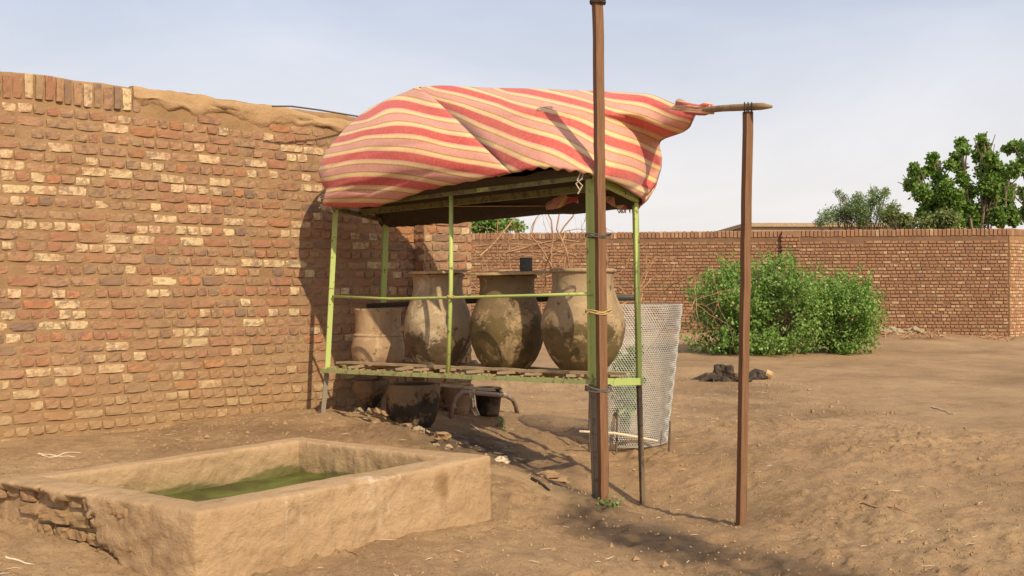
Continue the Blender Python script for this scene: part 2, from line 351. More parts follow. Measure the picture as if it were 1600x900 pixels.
def prints(x, y):
    o_ = np.zeros(np.shape(x))
    for (cx, cy, a, w1, l1, dp) in _fp:
        m_ = (np.abs(x-cx) < .5) & (np.abs(y-cy) < .5)
        if not np.any(m_): continue
        dx = x[m_]-cx; dy = y[m_]-cy; u_ = dx*cos(a)+dy*sin(a); v_ = -dx*sin(a)+dy*cos(a); q_ = (u_/l1)**2+(v_/w1)**2
        o_[m_] += -dp*np.exp(-q_**2)+dp*.7*np.exp(-((np.sqrt(q_)-1.5)/.35)**2)
    return o_
def height(x, y, fine=True):
    Q = np.stack([x, y], -1); h = hf(Q); far = np.clip((np.hypot(x, y-10)-22)/25, 0, 1); h = h*(1-far)+.2*far
    p3 = np.stack([x, y, np.zeros_like(x)], -1)
    h = h + .022*fbm(p3*1.3, 4, 3)*(1-far)
    if fine:
        near = np.clip(1-(y-9)/14, .25, 1)*(1-far)
        sd = seg_d(x, y, slab); sm = np.clip((.20-sd)/.05, 0, 1)
        rough = .35+1.1*np.clip(fbm(p3*.9, 3, 9)+.3, 0, 1)
        d = .016*fbm(p3*5.5, 3, 5)+.013*np.abs(fbm(p3*12, 4, 6, .6))*rough
        lump = fbm(p3*np.array([17, 17, 1]), 2, 8); d = d+.020*np.clip(lump-.45, 0, 1)*rough*2
        h = h+(near*d+prints(x, y)*near)*(1-.9*sm)+sm*.012
        rd = seg_d(x, y, rut); h = h+.035*np.exp(-((rd)/.05)**2)*(.6+.5*fbm(p3*9, 3, 2))
        wd = seg_d(x, y, wetl); wm = np.exp(-(wd/.22)**2); h = h-.045*wm+wm*.022*fbm(p3*16, 3, 21)
        # loose soil heaped at the feet of posts and mesh
        for (cx, cy, r, a) in ((.60, 6.9, .16, .06), (.72, 7.15, .14, .05), (1.12, 8.95, .34, .03), (-1.0, 8.35, .35, .05), (-.55, 8.05, .3, .05), (1.0, 5.55, .2, .01)):
            g = np.exp(-(((x-cx)**2+(y-cy)**2)/r**2)); h = h+a*g*(.7+.9*fbm(p3*14, 3, 13))
        # the pit under the trough's basin
        e1 = (x+1.45)*.639+(y-4.71)*.769; e2 = (x+1.45)*-.853+(y-4.71)*.52
        pit = np.clip((np.minimum(np.minimum(e1, 2.06-e1), np.minimum(e2, 1.50-e2))-.05)/.03, 0, 1); h = h-.30*pit
    return h
def axis(lo, hi, step, g, far):
    a = list(np.arange(lo, hi, step)); s = step
    while a[-1] < far[1]: s *= g; a.append(a[-1]+s)
    s = step
    while a[0] > far[0]: s *= g; a.insert(0, a[0]-s)
    return np.array(a)
xs = axis(-3.4, 3.6, .022, 1.045, (-400, 400)); ys = axis(4.4, 9.6, .022, 1.022, (-40, 900))
X, Y = np.meshgrid(xs, ys, indexing='ij'); Z = height(X, Y)
G = np.stack([X, Y, Z], -1); nu, nv = X.shape
p3 = np.stack([X, Y, 0*X], -1)
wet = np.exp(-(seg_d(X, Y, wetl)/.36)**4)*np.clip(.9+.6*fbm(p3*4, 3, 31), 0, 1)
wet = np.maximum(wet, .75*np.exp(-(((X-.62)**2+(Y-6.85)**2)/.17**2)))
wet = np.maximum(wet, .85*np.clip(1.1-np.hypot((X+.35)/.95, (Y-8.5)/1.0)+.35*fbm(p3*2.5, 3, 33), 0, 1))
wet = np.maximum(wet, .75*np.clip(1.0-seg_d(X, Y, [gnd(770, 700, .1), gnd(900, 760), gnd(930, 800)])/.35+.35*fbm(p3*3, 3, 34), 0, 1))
slb = np.clip((.20-seg_d(X, Y, slab)+.05*fbm(p3*7, 2, 4))/.04, 0, 1)
me = bpy.data.meshes.new('ground')
idx = np.arange(nu*nv).reshape(nu, nv); q = np.stack([idx[:-1, :-1], idx[1:, :-1], idx[1:, 1:], idx[:-1, 1:]], -1).reshape(-1, 4)
me.vertices.add(nu*nv); me.vertices.foreach_set('co', G.astype(np.float32).ravel())
me.loops.add(q.size); me.loops.foreach_set('vertex_index', q.astype(np.int32).ravel())
me.polygons.add(len(q)); me.polygons.foreach_set('loop_start', np.arange(0, q.size, 4, dtype=np.int32)); me.polygons.foreach_set('loop_total', np.full(len(q), 4, np.int32))
me.update(calc_edges=True); me.validate()
me.polygons.foreach_set('use_smooth', [True]*len(q))
ca = me.color_attributes.new('tone', 'FLOAT_COLOR', 'POINT')
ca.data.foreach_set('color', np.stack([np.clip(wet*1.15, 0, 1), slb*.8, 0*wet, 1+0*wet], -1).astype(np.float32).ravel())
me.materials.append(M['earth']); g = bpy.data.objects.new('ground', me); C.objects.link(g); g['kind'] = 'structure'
def gz(x, y): return float(height(np.array([float(x)]), np.array([float(y)]))[0])

# ------------------------------------------------------------------ brickwork
def lerp3(a, b, t): return tuple(a[k]*(1-t)+b[k]*t for k in range(3))
PAL = [((.60, .44, .255), .20), ((.335, .185, .108), .24), ((.30, .135, .078), .22), ((.30, .185, .103), .22), ((.185, .12, .09), .06), ((.38, .155, .07), .06)]
PALF = [((.46, .31, .18), .10), ((.29, .135, .07), .32), ((.23, .10, .055), .32), ((.31, .17, .09), .26)]
def pick(pal):
    r = random.random()*sum(p[1] for p in pal)
    for c, wt in pal:
        r -= wt
        if r <= 0: break
    k = random.uniform(.86, 1.14); return np.array([c[0]*k, c[1]*k*random.uniform(.95, 1.05), c[2]*k, 1])
def brick(mb, o, dx, nrm, l, h, nx, nz_, col, proud=.012, sink=.02, er=.30, up=np.array((0, 0, 1.)), two=None):
    """one worn brick face: o lower-left corner on the wall plane"""
    u = np.concatenate([[0], np.linspace(.06/l*.15 if l else 0, 1, nx)[:-1]*0+np.linspace(.025, .975, nx)[:-1], [.975], [1]]) if nx > 2 else np.array([0, .05, .95, 1])
    v = np.concatenate([[0], np.linspace(.06, .94, nz_), [1]]) if nz_ > 2 else np.array([0, .12, .88, 1])
    U, V = np.meshgrid(u, v, indexing='ij')
    edge = (U <= 0) | (U >= 1) | (V <= 0) | (V >= 1)
    Pp = o+U[..., None]*l*dx+V[..., None]*h*up
    cor = ((U < .1) | (U > .9)) & ((V < .15) | (V > .85))
    ns = fbm(Pp*22, 3, 41) if nx > 2 else 0
    dep = np.where(edge, -sink, proud-cor*.008*(1 if nx > 2 else .3)+er*.014*ns*(nx > 2))
    tilt = random.uniform(-.004, .004); dep = dep+np.where(edge, 0, tilt*(U-.5)*2)
    Pp = Pp+nrm*dep[..., None]+((vnoise(Pp*6.3, 44)*.003*(nx > 2))[..., None]*up if nx > 2 else 0)
    if nx > 2: Pp = Pp+(~edge)[..., None]*(fbm(Pp*35+5, 2, 43)[..., None]*.004*(dx+up))
    mb.grid(Pp, col)
CH = .0885
def wall_bricks(mb, o, dx, nrm, length, z0, courses, nx, pal, stretch=.222, ragged=None, proud=.001, slop=.006, phase=0):
    for c in range(courses):
        head = (c+phase) % 2 == 0; L0 = stretch/2 if head else stretch
        s = -random.uniform(0, L0); sag = random.uniform(-slop, slop)*.6
        while s < length:
            l = L0*random.uniform(.90, 1.08) if head or random.random() > .12 else L0*random.uniform(.5, .8)
            s0 = max(s, 0); l0 = min(s+l, length)-s0
            if l0 > .04:
                gap = random.uniform(.007, .015); h = CH-random.uniform(.012, .024)
                zz = z0+c*CH+sag+random.uniform(-.003, .003)+.008*sin(s*1.3+c)
                if ragged is None or zz+h < ragged(s):
                    if random.random() > .012:
                        brick(mb, o+dx*(s0+gap/2)+np.array((0, 0, zz)), dx, nrm, l0-gap, h, (nx if not head else max(3, nx-2)) if nx > 2 else 2, 4 if nx > 2 else 2, pick(pal), proud+random.uniform(-.003, .004))
            s += l
# --- near wall on the left
d = np.array((.749, .663, 0)); d /= np.linalg.norm(d); nr = np.array((.663, -.749, 0)); nr /= np.linalg.norm(nr)
P0 = np.array((-1.34, 10.04, 0)); TS, TE = -5.6, 1.084
WL = TE-TS; O = P0+d*TS; Z0 = .20; ZT = 3.13
bw = empty('brick_wall', tuple(O+np.array((0, 0, Z0))), 'long weathered brick wall rising left of the striped awning, pale bricks and mud joints', 'wall')
mb = MB()
nC = 32
def capline(s): # s along wall; beyond px 208 the top courses are plastered with clay
    return 2.81 if s > 2.35 else 3.0
wall_bricks(mb, O, d, nr, WL, Z0-.05, nC, 6, PAL, ragged=lambda s: (2.96+.04*sin(s*7)+.03*sin(s*17) if s > 3.2 else 2.905), slop=.004)
mb.build('brick_courses', M['brick'], bw, attr=True)
mb = MB(); s = 0
t_edge = 3.21
while s < t_edge:    # soldier course
    l = random.uniform(.066, .086); brick(mb, O+d*s+np.array((0, 0, 2.91+random.uniform(-.01, .012))), d, nr, l-.016, random.uniform(.19, .21), 4, 5, pick(PAL), .010+random.uniform(-.008, .008)); s += l
mb.build('coping_bricks', M['brick'], bw, attr=True)
# mortar body
mb = MB(); us = np.arange(0, WL+.001, .028); vs = np.arange(-.1, ZT+.001, .028)
U, V = np.meshgrid(us, vs, indexing='ij'); Pp = O+U[..., None]*d+V[..., None]*np.array((0, 0, 1.))
Pp = Pp+nr*(-.0080+.0042*fbm(Pp*9, 4, 51))[..., None]
top = V > ZT-.03; Pp[top] += (np.array((0, 0, 1.))*(.02*fbm(Pp[top]*3, 3, 52))[:, None]-nr*.02)
mb.grid(Pp)
back = Pp[:, -1]-nr*.36; mb.grid(np.stack([Pp[:, -1], back, back-np.array((0, 0, 3.2))], 1))
e = Pp[-1, :]; mb.grid(np.stack([e, e-nr*.36], 0))
mb.build('mortar_body', M['mortar'], bw, smooth=True)
# clay capping
mb = MB(); us = np.arange(t_edge, WL+.02, .03); prof = [(-.34, 2.80), (-.37, 3.03), (-.33, 3.10), (-.2, 3.13), (-.08, 3.13), (-.01, 3.12), (.010, 3.09), (.012, 3.04), (.012, 3.03), (.011, 3.01), (.009, 2.99), (.005, 2.965), (-.015, 2.95)]
G = np.zeros((len(us), len(prof), 3)); 
for j, (q_, z) in enumerate(prof):
    base = O+us[:, None]*d+nr*q_+np.array((0, 0, z+.02)); lowf = np.clip((3.06-z)/.10, 0, 1)*(q_ > -.1)
    base[:, 2] += .045*lowf*fbm(np.stack([us*4.5, us*0, us*0], -1), 5, 61, .65)+.02*fbm(np.stack([us*6, us*0+j*.3, us*0], -1), 3, 62)
    base[:, 2] -= .05*np.clip((us-t_edge)/2, 0, 1)*(z > 2.9)
    base += nr*(.014*fbm(np.stack([us*5, us*0+j*.5, us*0], -1), 3, 63))[:, None]
    G[:, j] = base
mb.grid(G); mb.add(G[0], [tuple(range(len(prof)))]); mb.add(G[-1], [tuple(range(len(prof)))]); mb.build('clay_capping', M['claycap'], bw, smooth=True)
# pier at the end of the wall
pa, pb, pj = 6.07, WL+.0, .17
mb = MB(); wall_bricks(mb, O+d*pa+nr*pj, d, nr, pb-pa, Z0-.05, nC, 5, PAL, stretch=.222, phase=1, slop=.004)
wall_bricks(mb, O+d*pa, nr, -d, pj, Z0-.05, nC, 5, PAL, stretch=.222)
wall_bricks(mb, O+d*pb-nr*.3, nr, d, pj+.3, Z0-.05, nC, 5, PAL, stretch=.222)
cc = O+d*(pa+pb)/2+nr*(pj/2-.006); MM = np.stack([d, nr, (0, 0, 1)], 1)
mb.box(cc+np.array((0, 0, 1.5)), (pb-pa-.008, pj-.01, 3.0), MM, np.array((.31, .2, .11, 1)))
mb.build('end_pier', M['brick'], bw, attr=True)

# --- far boundary wall
A0 = np.array((-3.4, 29.4, 0)); A1 = np.array((12.9, 26.6, 0)); dF = A1-A0; LF = np.linalg.norm(dF); dF /= LF; nF = np.array((dF[1], -dF[0], 0)); up = np.array((0, 0, 1.))
CHF = CH
fw = empty('boundary_wall', (A0[0], A0[1], .1), 'long reddish brick wall across the far side of the yard, behind the green shrubs', 'wall')
zt_far = 2.80
mb = MB(); wall_bricks(mb, A0, dF, nF, LF, .09, 30, 2, PALF, stretch=.222, proud=.022)
mb.build('brick_courses', M['brickfar'], fw, attr=True)
mb = MB(); s = 0
while s < LF:
    brick(mb, A0+dF*s+up*(2.835+random.uniform(-.008, .01)), dF, nF, .088, .20, 2, 2, pick(PALF), .025); s += .105
mb.build('coping_bricks', M['brickfar'], fw, attr=True)
MF = np.stack([dF, nF, up], 1)
mb = MB(); mb.box((A0+A1)/2-nF*.19+up*1.48, (LF-.01, .38, 3.06), MF); mb.build('mortar_body', M['farmortar'], fw)
for (xa, xb) in ((1221, 1249),):
    def sx(px):  # distance along the wall at a pixel
        u = (px-800)/F; return (u*A0[1]-A0[0])/(dF[0]-u*dF[1])
    a_, b_ = sx(xa), sx(xb); mb = MB()
    wall_bricks(mb, A0+dF*a_+nF*.14, dF, nF, b_-a_, .09, 32, 2, PALF, proud=.022)
    wall_bricks(mb, A0+dF*a_, nF, -dF, .14, .09, 32, 2, PALF, proud=.018); wall_bricks(mb, A0+dF*b_+nF*.14, -nF, dF, .14, .09, 32, 2, PALF, proud=.018)
    mb.box(A0+dF*(a_+b_)/2+nF*.06+up*1.49, (b_-a_-.01, .14, 3.04), MF, (.2, .12, .07, 1)); mb.build('pilaster', M['brickfar'], fw, attr=True)
dR = np.array((.80, .60, 0)); nR = np.array((.60, -.80, 0)); mb = MB()
rw = empty('side_wall', (A1[0], A1[1], .1), 'sunlit brick wall running off from the right corner of the far wall', 'wall')
wall_bricks(mb, A1+dF*.02, dR, nR, 9, .09, 30, 2, [((.55, .34, .19), .4), ((.40, .19, .10), .4), ((.6, .42, .26), .2)], proud=.022)  # paler brick tones put the stronger sun on this face into the colour
s = 0
while s < 9: brick(mb, A1+dF*.02+dR*s+up*2.835, dR, nR, .088, .20, 2, 2, pick(PALF), .02); s += .105
mb.build('brick_courses', M['brickfar'], rw, attr=True)
mb = MB(); mb.box(A1+dF*.02+dR*4.5-nR*.19+up*1.48, (9, .38, 3.06), np.stack([dR, nR, up], 1)); mb.build('mortar_body', M['mortar'], rw)

# distant flat-roofed building
b = empty('distant_building', (18, 60, .2), 'low flat-roofed mud building just showing above the far wall', 'building')
mb = MB(); mb.box((18.6, 64, 2.6), (9.6, 8, 5.0)); mb.build('walls', M['farhouse'], b)
mb = MB(); mb.box((18.6, 64, 5.22), (10.0, 8.4, .22)); mb.build('roof_slab', M['slat'], b)

# ------------------------------------------------------------------ trough
ZR = .425
Oc = [np.array(p) for p in ((-1.45, 4.71), (-.11, 6.31), (-1.49, 7.13), (-2.81, 5.54))]
Ic = [np.array(p) for p in ((-1.53, 4.97), (-.43, 6.27), (-1.45, 6.95), (-2.55, 5.62))]
tr = empty('water_trough', (-1.45, 5.9, .05), 'mud-plastered rectangular water trough in the left foreground, corner bricks bare', 'trough')
ring = []; step = .013
prof = [(0, z) for z in np.arange(-.12, .385, .016)]+[(.01, .404), (.03, .415), (.08, .421), (.16, .424)]+[(f, .425) for f in np.linspace(.25, .75, 9)]+[(.84, .424), (.93, .421), (.98, .412), (1, .395)]+[(1, z) for z in np.arange(.37, .02, -.016)]
G = []; AT = []
for k in range(4):
    oa, ob = Oc[k], Oc[(k+1) % 4]; ia, ib = Ic[k], Ic[(k+1) % 4]; ln = np.linalg.norm(ob-oa); m = int(ln/step)
    tdir = (ob-oa)/ln; on = np.array((tdir[1], -tdir[0]))
    for i in range(m):
        t = i/m; o2 = oa+(ob-oa)*t; i2 = ia+(ib-ia)*t; row = []; arow = []
        cr = .012*(np.exp(-(t*ln/.05))+np.exp(-((1-t)*ln/.05)))      # rounded corners
        for f, z in prof:
            p = o2+(i2-o2)*f; q3 = np.array((p[0], p[1], z)); row.append(q3); arow.append((k, t*ln, f, z, cr))
        G.append(row); AT.append(arow)
G = np.array(G); AT = np.array(AT); nse = fbm(G*3.2, 4, 71); nf = fbm(G*11, 4, 72); vert = np.clip(1-np.abs(AT[..., 2]-.5)*2, 0, 1)
K = AT[..., 0].astype(int); cen = G[..., :2]-np.array((-1.47, 5.92)); cen /= np.linalg.norm(cen, axis=-1, keepdims=True)
outer = (AT[..., 2] < .2); sgn = np.where(AT[..., 2] < .5, 1, -1)*(1-vert)
disp = sgn*(.010*nse+.009*nf)-AT[..., 4]*(AT[..., 2] < .3)
# bare bricks on the left end (side k=3 runs from the far-left corner to the near corner)
sN = np.linalg.norm(Oc[0]-Oc[3])-AT[..., 1]
jag = .07*fbm(G*9, 3, 73)
bare = ((K == 3) & outer & (G[..., 2] < .385+jag*.35) & (sN+jag*1.6 > np.where(G[..., 2] > .22, .80, .80-.28*np.clip((.22-G[..., 2])/.16, 0, 1))))
plas = (K == 3) & outer & ~bare
strk = fbm(np.stack([sN*5+G[..., 2]*6, G[..., 2]*9, 0*sN], -1), 4, 74); disp = disp+plas*(.012*strk)-bare*.055
G[..., :2] += cen*disp[..., None]; G[..., 2] += vert*(.010*nse+.004*nf)+.010*fbm(G*1.1, 2, 75)
drip = np.zeros(K.shape); spot = drip.copy(); alg = drip.copy()
s0 = AT[..., 1]
for (sc, wd, zlo, a) in ((.515, .005, .02, .45), (.60, .01, .25, .35), (1.06, .03, .25, .35), (1.20, .007, .22, .5), (1.30, .005, .27, .7), (1.13, .02, .12, .3)):
    drip = np.maximum(drip, (K == 0)*outer*a*np.exp(-(((s0-sc+.02*nse)/wd)**2))*(G[..., 2] > zlo))
drip = np.maximum(drip, (K == 0)*.8*np.exp(-((s0-1.18)/.16)**2)*(AT[..., 2] < .35)*(G[..., 2] > .40)*(nf > -.1))
spot = (K == 0)*outer*np.clip(1.5-np.hypot((s0-1.64)/.055, (G[..., 2]-.30)/.075)+.5*nf, 0, 1)
spot = np.maximum(spot, (K == 0)*outer*.6*np.clip(1.3-np.hypot((s0-.45)/.06, (G[..., 2]-.10)/.04)+.5*nf, 0, 1))
inner = AT[..., 2] > .9; line = .248+.018*nse+.016*np.sin(AT[..., 1]*7)
alg = inner*np.clip((line-G[..., 2])/.012, 0, 1)
alg = np.maximum(alg, inner*.22*np.clip((.335-G[..., 2]+.01*nf)/.03, 0, 1)*(K >= 1))
mb = MB(); mb.grid(G, np.stack([drip, spot, alg, 1+0*alg], -1), close=True); mb.build('plastered_basin', M['plaster'], tr, smooth=True, attr=True)
mb = MB(); dl = (Oc[0]-Oc[3]); LL = np.linalg.norm(dl); dl = np.append(dl/LL, 0); nl = np.array((dl[1], -dl[0], 0))
for c in range(6):
    s = -.02-random.uniform(0, .1); head = c % 2
    while s < LL-.5:
        l = random.uniform(.12, .15) if head else random.uniform(.13, .28)
        if s > -.03: brick(mb, np.append(Oc[3], 0)+dl*s-nl*.038+up*(-.08+c*.083+random.uniform(-.01, .01)), dl, nl, l-.02, .062+random.uniform(-.008, .006), 7, 5, pick([((.30, .19, .105), .5), ((.24, .13, .075), .3), ((.13, .10, .055), .25), ((.37, .25, .14), .3)]), .022+random.uniform(-.018, .016), .04, 1.0)
        s += l
mb.build('exposed_bricks', M['brick'], tr, attr=True)
mb = MB(); q4 = [np.append(p, .208) for p in Ic]; 
Gw = np.array([[ (q4[0]*(1-a)+q4[1]*a)*(1-b_)+(q4[3]*(1-a)+q4[2]*a)*b_ for b_ in np.linspace(-.05, 1.05, 60)] for a in np.linspace(-.05, 1.05, 60)]); Gw[..., 2] += .004*fbm(Gw*9, 3, 77)
o = mb.grid(Gw).build('water', M['water'], smooth=True); tag(o, kind='structure')
mb = MB(); cxy = np.mean(Ic, 0); mb.add([np.append(cxy+(p-cxy)*1.05, .03) for p in Ic], [(0, 1, 2, 3)]); mb.build('basin_floor', M['plaster'], tr)

# ------------------------------------------------------------------ pot stand (green iron frame)
TA = P(521, 325, 9.0); TD = P(925, 276, 7.07); TE_ = P(991, 311, 7.85); TB = P(600, 345, 9.89)
SA = P(508, 579, 9.0); SD = P(929, 597, 7.07); SE = P(997, 596, 7.85); SB = P(592, 566, 9.89)
FA = P(500, 648, 9.0); FD = P(931, 780, 7.07); FE = P(1003, 781, 7.85); FB = P(587, 640, 9.89)
st = empty('pot_stand', (-.3, 8.4, .0), 'light green iron frame stand carrying the clay jars under the striped awning', 'stand')
def lbeam(a, b, w_, m1, nm, t=.006, turn=0):   # angle iron: two thin legs
    a = np.array(a); b = np.array(b); mb = MB(); dd = (b-a)/np.linalg.norm(b-a)
    x = np.array((cos(turn), sin(turn), 0)); x = x-dd*(x@dd); x /= np.linalg.norm(x); y = np.cross(dd, x)
    for (uu, vv, off) in ((x, y, y*0), (y, x, x*0)):
        pass
    mb.beam(a+x*w_/2, b+x*w_/2, w_, t, up=y); 
    mb2 = mb.beam(a+y*(w_/2+t/2+.0005), b+y*(w_/2+t/2+.0005), w_-t, t, up=x)
    return mb.build(nm, m1, st)
def leg2(T_, Sh, Fo, wd, turn, low='iron'):
    lbeam(Sh, T_, wd, M['green'], 'leg', turn=turn)
    lbeam(Fo-np.array((0, 0, .08)), Sh, wd*.9, M[low], 'leg_foot', turn=turn)
leg2(TA, SA, FA, .042, .2, 'bareleg'); leg2(TB, SB, FB, .05, .3); leg2(TD-np.array((.02, 0, 0)), SD-np.array((.02, 0, 0)), FD, .046, .45, 'bareleg'); leg2(TE_, SE, FE, .034, .3)
mT = P(705, 305, 8.02); mS = P(700, 588, 8.02)
mb = MB(); mb.tube([mT, (mT+mS)/2+np.array((.01, 0, 0)), mS], .0175, 8); mb.build('middle_upright', M['green'], st, smooth=True)
def rail(nm, a, b, wd, ht, m_='green', jit=0): mb = MB(); mb.beam(a, b, wd, ht, jit=jit); return mb.build(nm, M[m_], st)
rail('top_rail', TA, TD, .03, .03, 'green_shaded'); rail('top_rail', TD, TE_+np.array((.02, 0, 0)), .035, .05); rail('top_rail', TB, TE_, .04, .045, 'green_shaded'); rail('top_rail', TA, TB, .035, .035, 'green_shaded')
h1 = (TA+TB)/2; h2 = (TD+TE_)/2; rail('roof_bar', h1+up*.02, h2+up*.02, .035, .05, 'green_shaded')
rail('shelf_beam', SA+np.array((-.03, 0, 0)), SD, .042, .034, 'green_mid', .0015); rail('shelf_beam', SD, SE+np.array((.02, 0, 0)), .045, .052); rail('shelf_beam', SB, SE, .045, .05, 'green_worn'); rail('shelf_beam', SA, SB, .04, .05, 'green_worn')
mb = MB(); mb.tube([P(520, 463, 8.98), P(610, 467, 8.5), P(705, 465, 8.0), P(820, 462, 7.5), P(926, 459, 7.06)], .0115, 7); mb.build('guard_rail', M['green'], st, smooth=True)
mb = MB(); mb.tube([P(575, 478, 9.9), P(740, 470, 9.0), P(852, 467, 8.5), P(992, 465, 7.88)], .024, 9); mb.build('rear_pipe', M['pipe'], st, smooth=True)
# twine lashings
mb = MB()
for k in range(5):
    a = random.uniform(0, 6); c0 = P(704, 464, 7.98); mb.tube([c0+.026*np.array((cos(a+t), sin(a+t)*.9, random.uniform(-.3, .5))) for t in np.linspace(0, 4, 8)], .004, 4)
mb.build('twine_knot', M['twine'], st)
# slats: short boards across the shelf plus two lengthwise runners
for i, k in enumerate((.12, .33, .40, .50, .60, .71, .80, .93)):
    a = SA+(SD-SA)*k; b2 = SB+(SE-SB)*k
    mb = MB(); mb.beam(a+up*.038+(a-b2)*.03, b2+up*.038, random.uniform(.035, .06), .018, jit=.002); mb.build('slat', M['slat'], st)
for f in (.22, .75):
    mb = MB(); a = SA+(SB-SA)*f+up*.058; b2 = SD+(SE-SD)*f+up*.058; mb.beam(a, b2, .05, .02, jit=.002); mb.build('runner', M['slat'], st)
# crust of clay crumbs stuck along the front beam
mb = MB()
for k in range(90):
    t = random.random(); c0 = SA+(SD-SA)*t+np.array((random.uniform(-.02, .02), random.uniform(-.02, .02), .022)); s = random.uniform(.006, .018)
    V = R.normal(0, 1, (8, 3))*s*.5; mb.box(c0, (s*1.6, s*1.3, s*.8), jit=s*.15)
tag(mb.build('clay_crumbs', M['clod'], st), kind='stuff')

# ------------------------------------------------------------------ posts and ridge pole
def post(nm, a, b, wd, label, turn):
    e_ = empty(nm, tuple(a), label, 'post', None); mb = MB()
    mb.beam(a-up*.15, b, wd, wd, roll=turn, jit=.0012); mb.build('shaft', M['post'], e_); return e_
p1 = post('timber_post', P(943, 780, 6.97), P(934, 4, 6.97), .058, 'tallest red-brown timber post, wired to the front leg of the green stand', -.35)
mb = MB(); c0 = P(934, 3, 6.97)
for k in range(9):
    a = random.uniform(0, 6.3); mb.tube([c0+.05*np.array((cos(a+t), sin(a+t), random.uniform(-.25, .25))) for t in np.linspace(0, 3.5, 7)], .007, 5)
mb.build('rag_knot', M['lining'], p1)
for (py, mm, rr) in ((369, 'thin', .0045), (488, 'twine', .005), (606, 'thin', .006)):
    mb = MB(); c0 = P(936, py, 7.01)
    for k in range(3):
        zz = random.uniform(-.012, .012); mb.tube([c0+np.array((.088*cos(t)-.005, .075*sin(t), zz+.012*sin(t*2+k))) for t in np.linspace(0, 2*pi, 18)], rr, 5)
    mb.build('wire_tie', M[mm], p1)
p2 = post('timber_post', P(1157.5, 816, 6.74), P(1169, 174, 6.74), .050, 'shorter red-brown timber post standing alone right of the stand, holding the end of the pole', -.35)
mb = MB(); pth = [P(1206, 166.5, 6.60), P(1190, 166, 6.66), P(1169, 167, 6.74), P(1130, 169, 6.98), P(1095, 172, 7.2), P(1040, 172, 7.45), P(960, 168, 7.9)]
pl = empty('ridge_pole', tuple(pth[2]), 'peeled crooked pole lying across the lone post, its inner end under the awning', 'pole')
mb.tube(pth, [.010, .024, .025, .023, .023, .022, .02], 9); mb.build('shaft', M['pole'], pl, smooth=True)
mb = MB()
for k in range(10):
    c0 = P(1169, 168, 6.72); mb.tube([c0+np.array((.034*(k % 3-1)*.7, 0, 0))+.036*np.array((.2*cos(t), cos(t), sin(t))) for t in np.linspace(0, 2*pi, 10)], .004, 4)
mb.build('lashing', M['thin'], pl)

# ------------------------------------------------------------------ striped awning
def curve(pts, n):
    pts = np.array(pts, float); dd = np.concatenate([[0], np.cumsum(np.linalg.norm(np.diff(pts[:, :2], axis=0), axis=1)+1e-6)]); t = np.linspace(0, dd[-1], n)
    out = np.stack([np.interp(t, dd, pts[:, k]) for k in range(3)], 1)
    for _ in range(2): out[1:-1] = (out[:-2]+2*out[1:-1]+out[2:])/4
    return np.array([P(*q) for q in out])
def coons(bot, top, left, right):
    n_ = len(bot); m = len(left); u = np.linspace(0, 1, n_)[:, None, None]; v = np.linspace(0, 1, m)[None, :, None]
    return (1-v)*bot[:, None]+v*top[:, None]+(1-u)*left[None]+u*right[None]-((1-u)*(1-v)*bot[0]+u*(1-v)*bot[-1]+(1-u)*v*top[0]+u*v*top[-1])
def proj(G): return np.stack([800+G[..., 0]/G[..., 1]*F, HY-(G[..., 2]-EYE)/G[..., 1]*F], -1)
# stripe counts measured on the cloth (repeat number at points of its front)
lc = [((600,165),0),((570,183),0),((661,171),0),((540,216),1),((570,207),1),((600,204),1),((660,206),1),((724,220),1),
      ((510,252),2),((540,246),2),((570,242.5),2),((600,242.5),2),((660,249),2),((724,262),2),((773,270),2),((510,289),3),((540,284),3),((570,282.5),3),((600,283.5),3),((660,291),3),
      ((510,322),4),((540,323),4),((570,323),4),((690,195),.48),((600,148),-.45),((652,138),-.70),((750,245),1.52)]
rc = [((944,148),0),((1008,155),0),((1059,177),0),((870,152.5),1),((925,166),1),((944,174),1),((997,192),1),((1045,210),1),((790,139),1),((820,142),1),
      ((681,134),2),((711,139),2),((754,150),2),((780,157),2),((870,185),2),((925,207),2),((944,217),2),((997,234),2),((1025,250),2),
      ((661,152),3),((711,169),3),((754,187),3),((780,196),3),((800,205),3),((870,226),3),((925,256.5),3),((944,266),3),((992,277),3),((1003,296),3.25),
      ((740,226),4),((782,243),4),((820,262),4),((1075,190),.3),((1085,175),-.3)]
wl = rbf2([(a[0]/100., a[1]/100.) for a, _ in lc], [v for _, v in lc], .008); wr = rbf2([(a[0]/100., a[1]/100.) for a, _ in rc], [v for _, v in rc], .03)
NU, NV = 70, 56
foldL = [(797,269,7.34),(755,228,7.66),(715,188,8.02),(680,155,8.42),(652,135,8.85)]
foldR = [(778,276,7.60),(738,230,7.98),(698,190,8.38),(666,156,8.72),(651,136,8.95)]
botL = curve([(503,322,8.80),(545,325,8.68),(590,323,8.46),(625,312,8.25),(660,299,8.03),(700,290,7.80),(750,281,7.56),(797,269,7.34)], NU)
topL = curve([(497,268,8.95),(504,246,9.02),(520,222,9.1),(540,199,9.15),(560,181,9.15),(580,167,9.12),(604,155,9.08),(630,145,9.0),(652,135,8.85)], NU)
leftL = curve([(503,322,8.80),(505,308,8.80),(509,298,8.83),(502,285,8.88),(497,268,8.95)], NV)
gL = coons(botL, topL, leftL, curve(foldL, NV))
botR = curve([(778,276,7.60),(797,271,7.40),(822,266,7.27),(850,262,7.15),(880,266,7.07),(905,269,7.02),(930,275,6.99),(944,279,7.0),(970,290,7.3),(1003,311,7.80)], NU)
topR = curve([(651,136,8.95),(690,133,8.8),(760,137,8.55),(830,138,8.35),(900,141,8.15),(960,143,8.0),(1018,147,7.75),(1040,156,7.55),(1058,164,7.4),(1090,170,7.2)], NU)
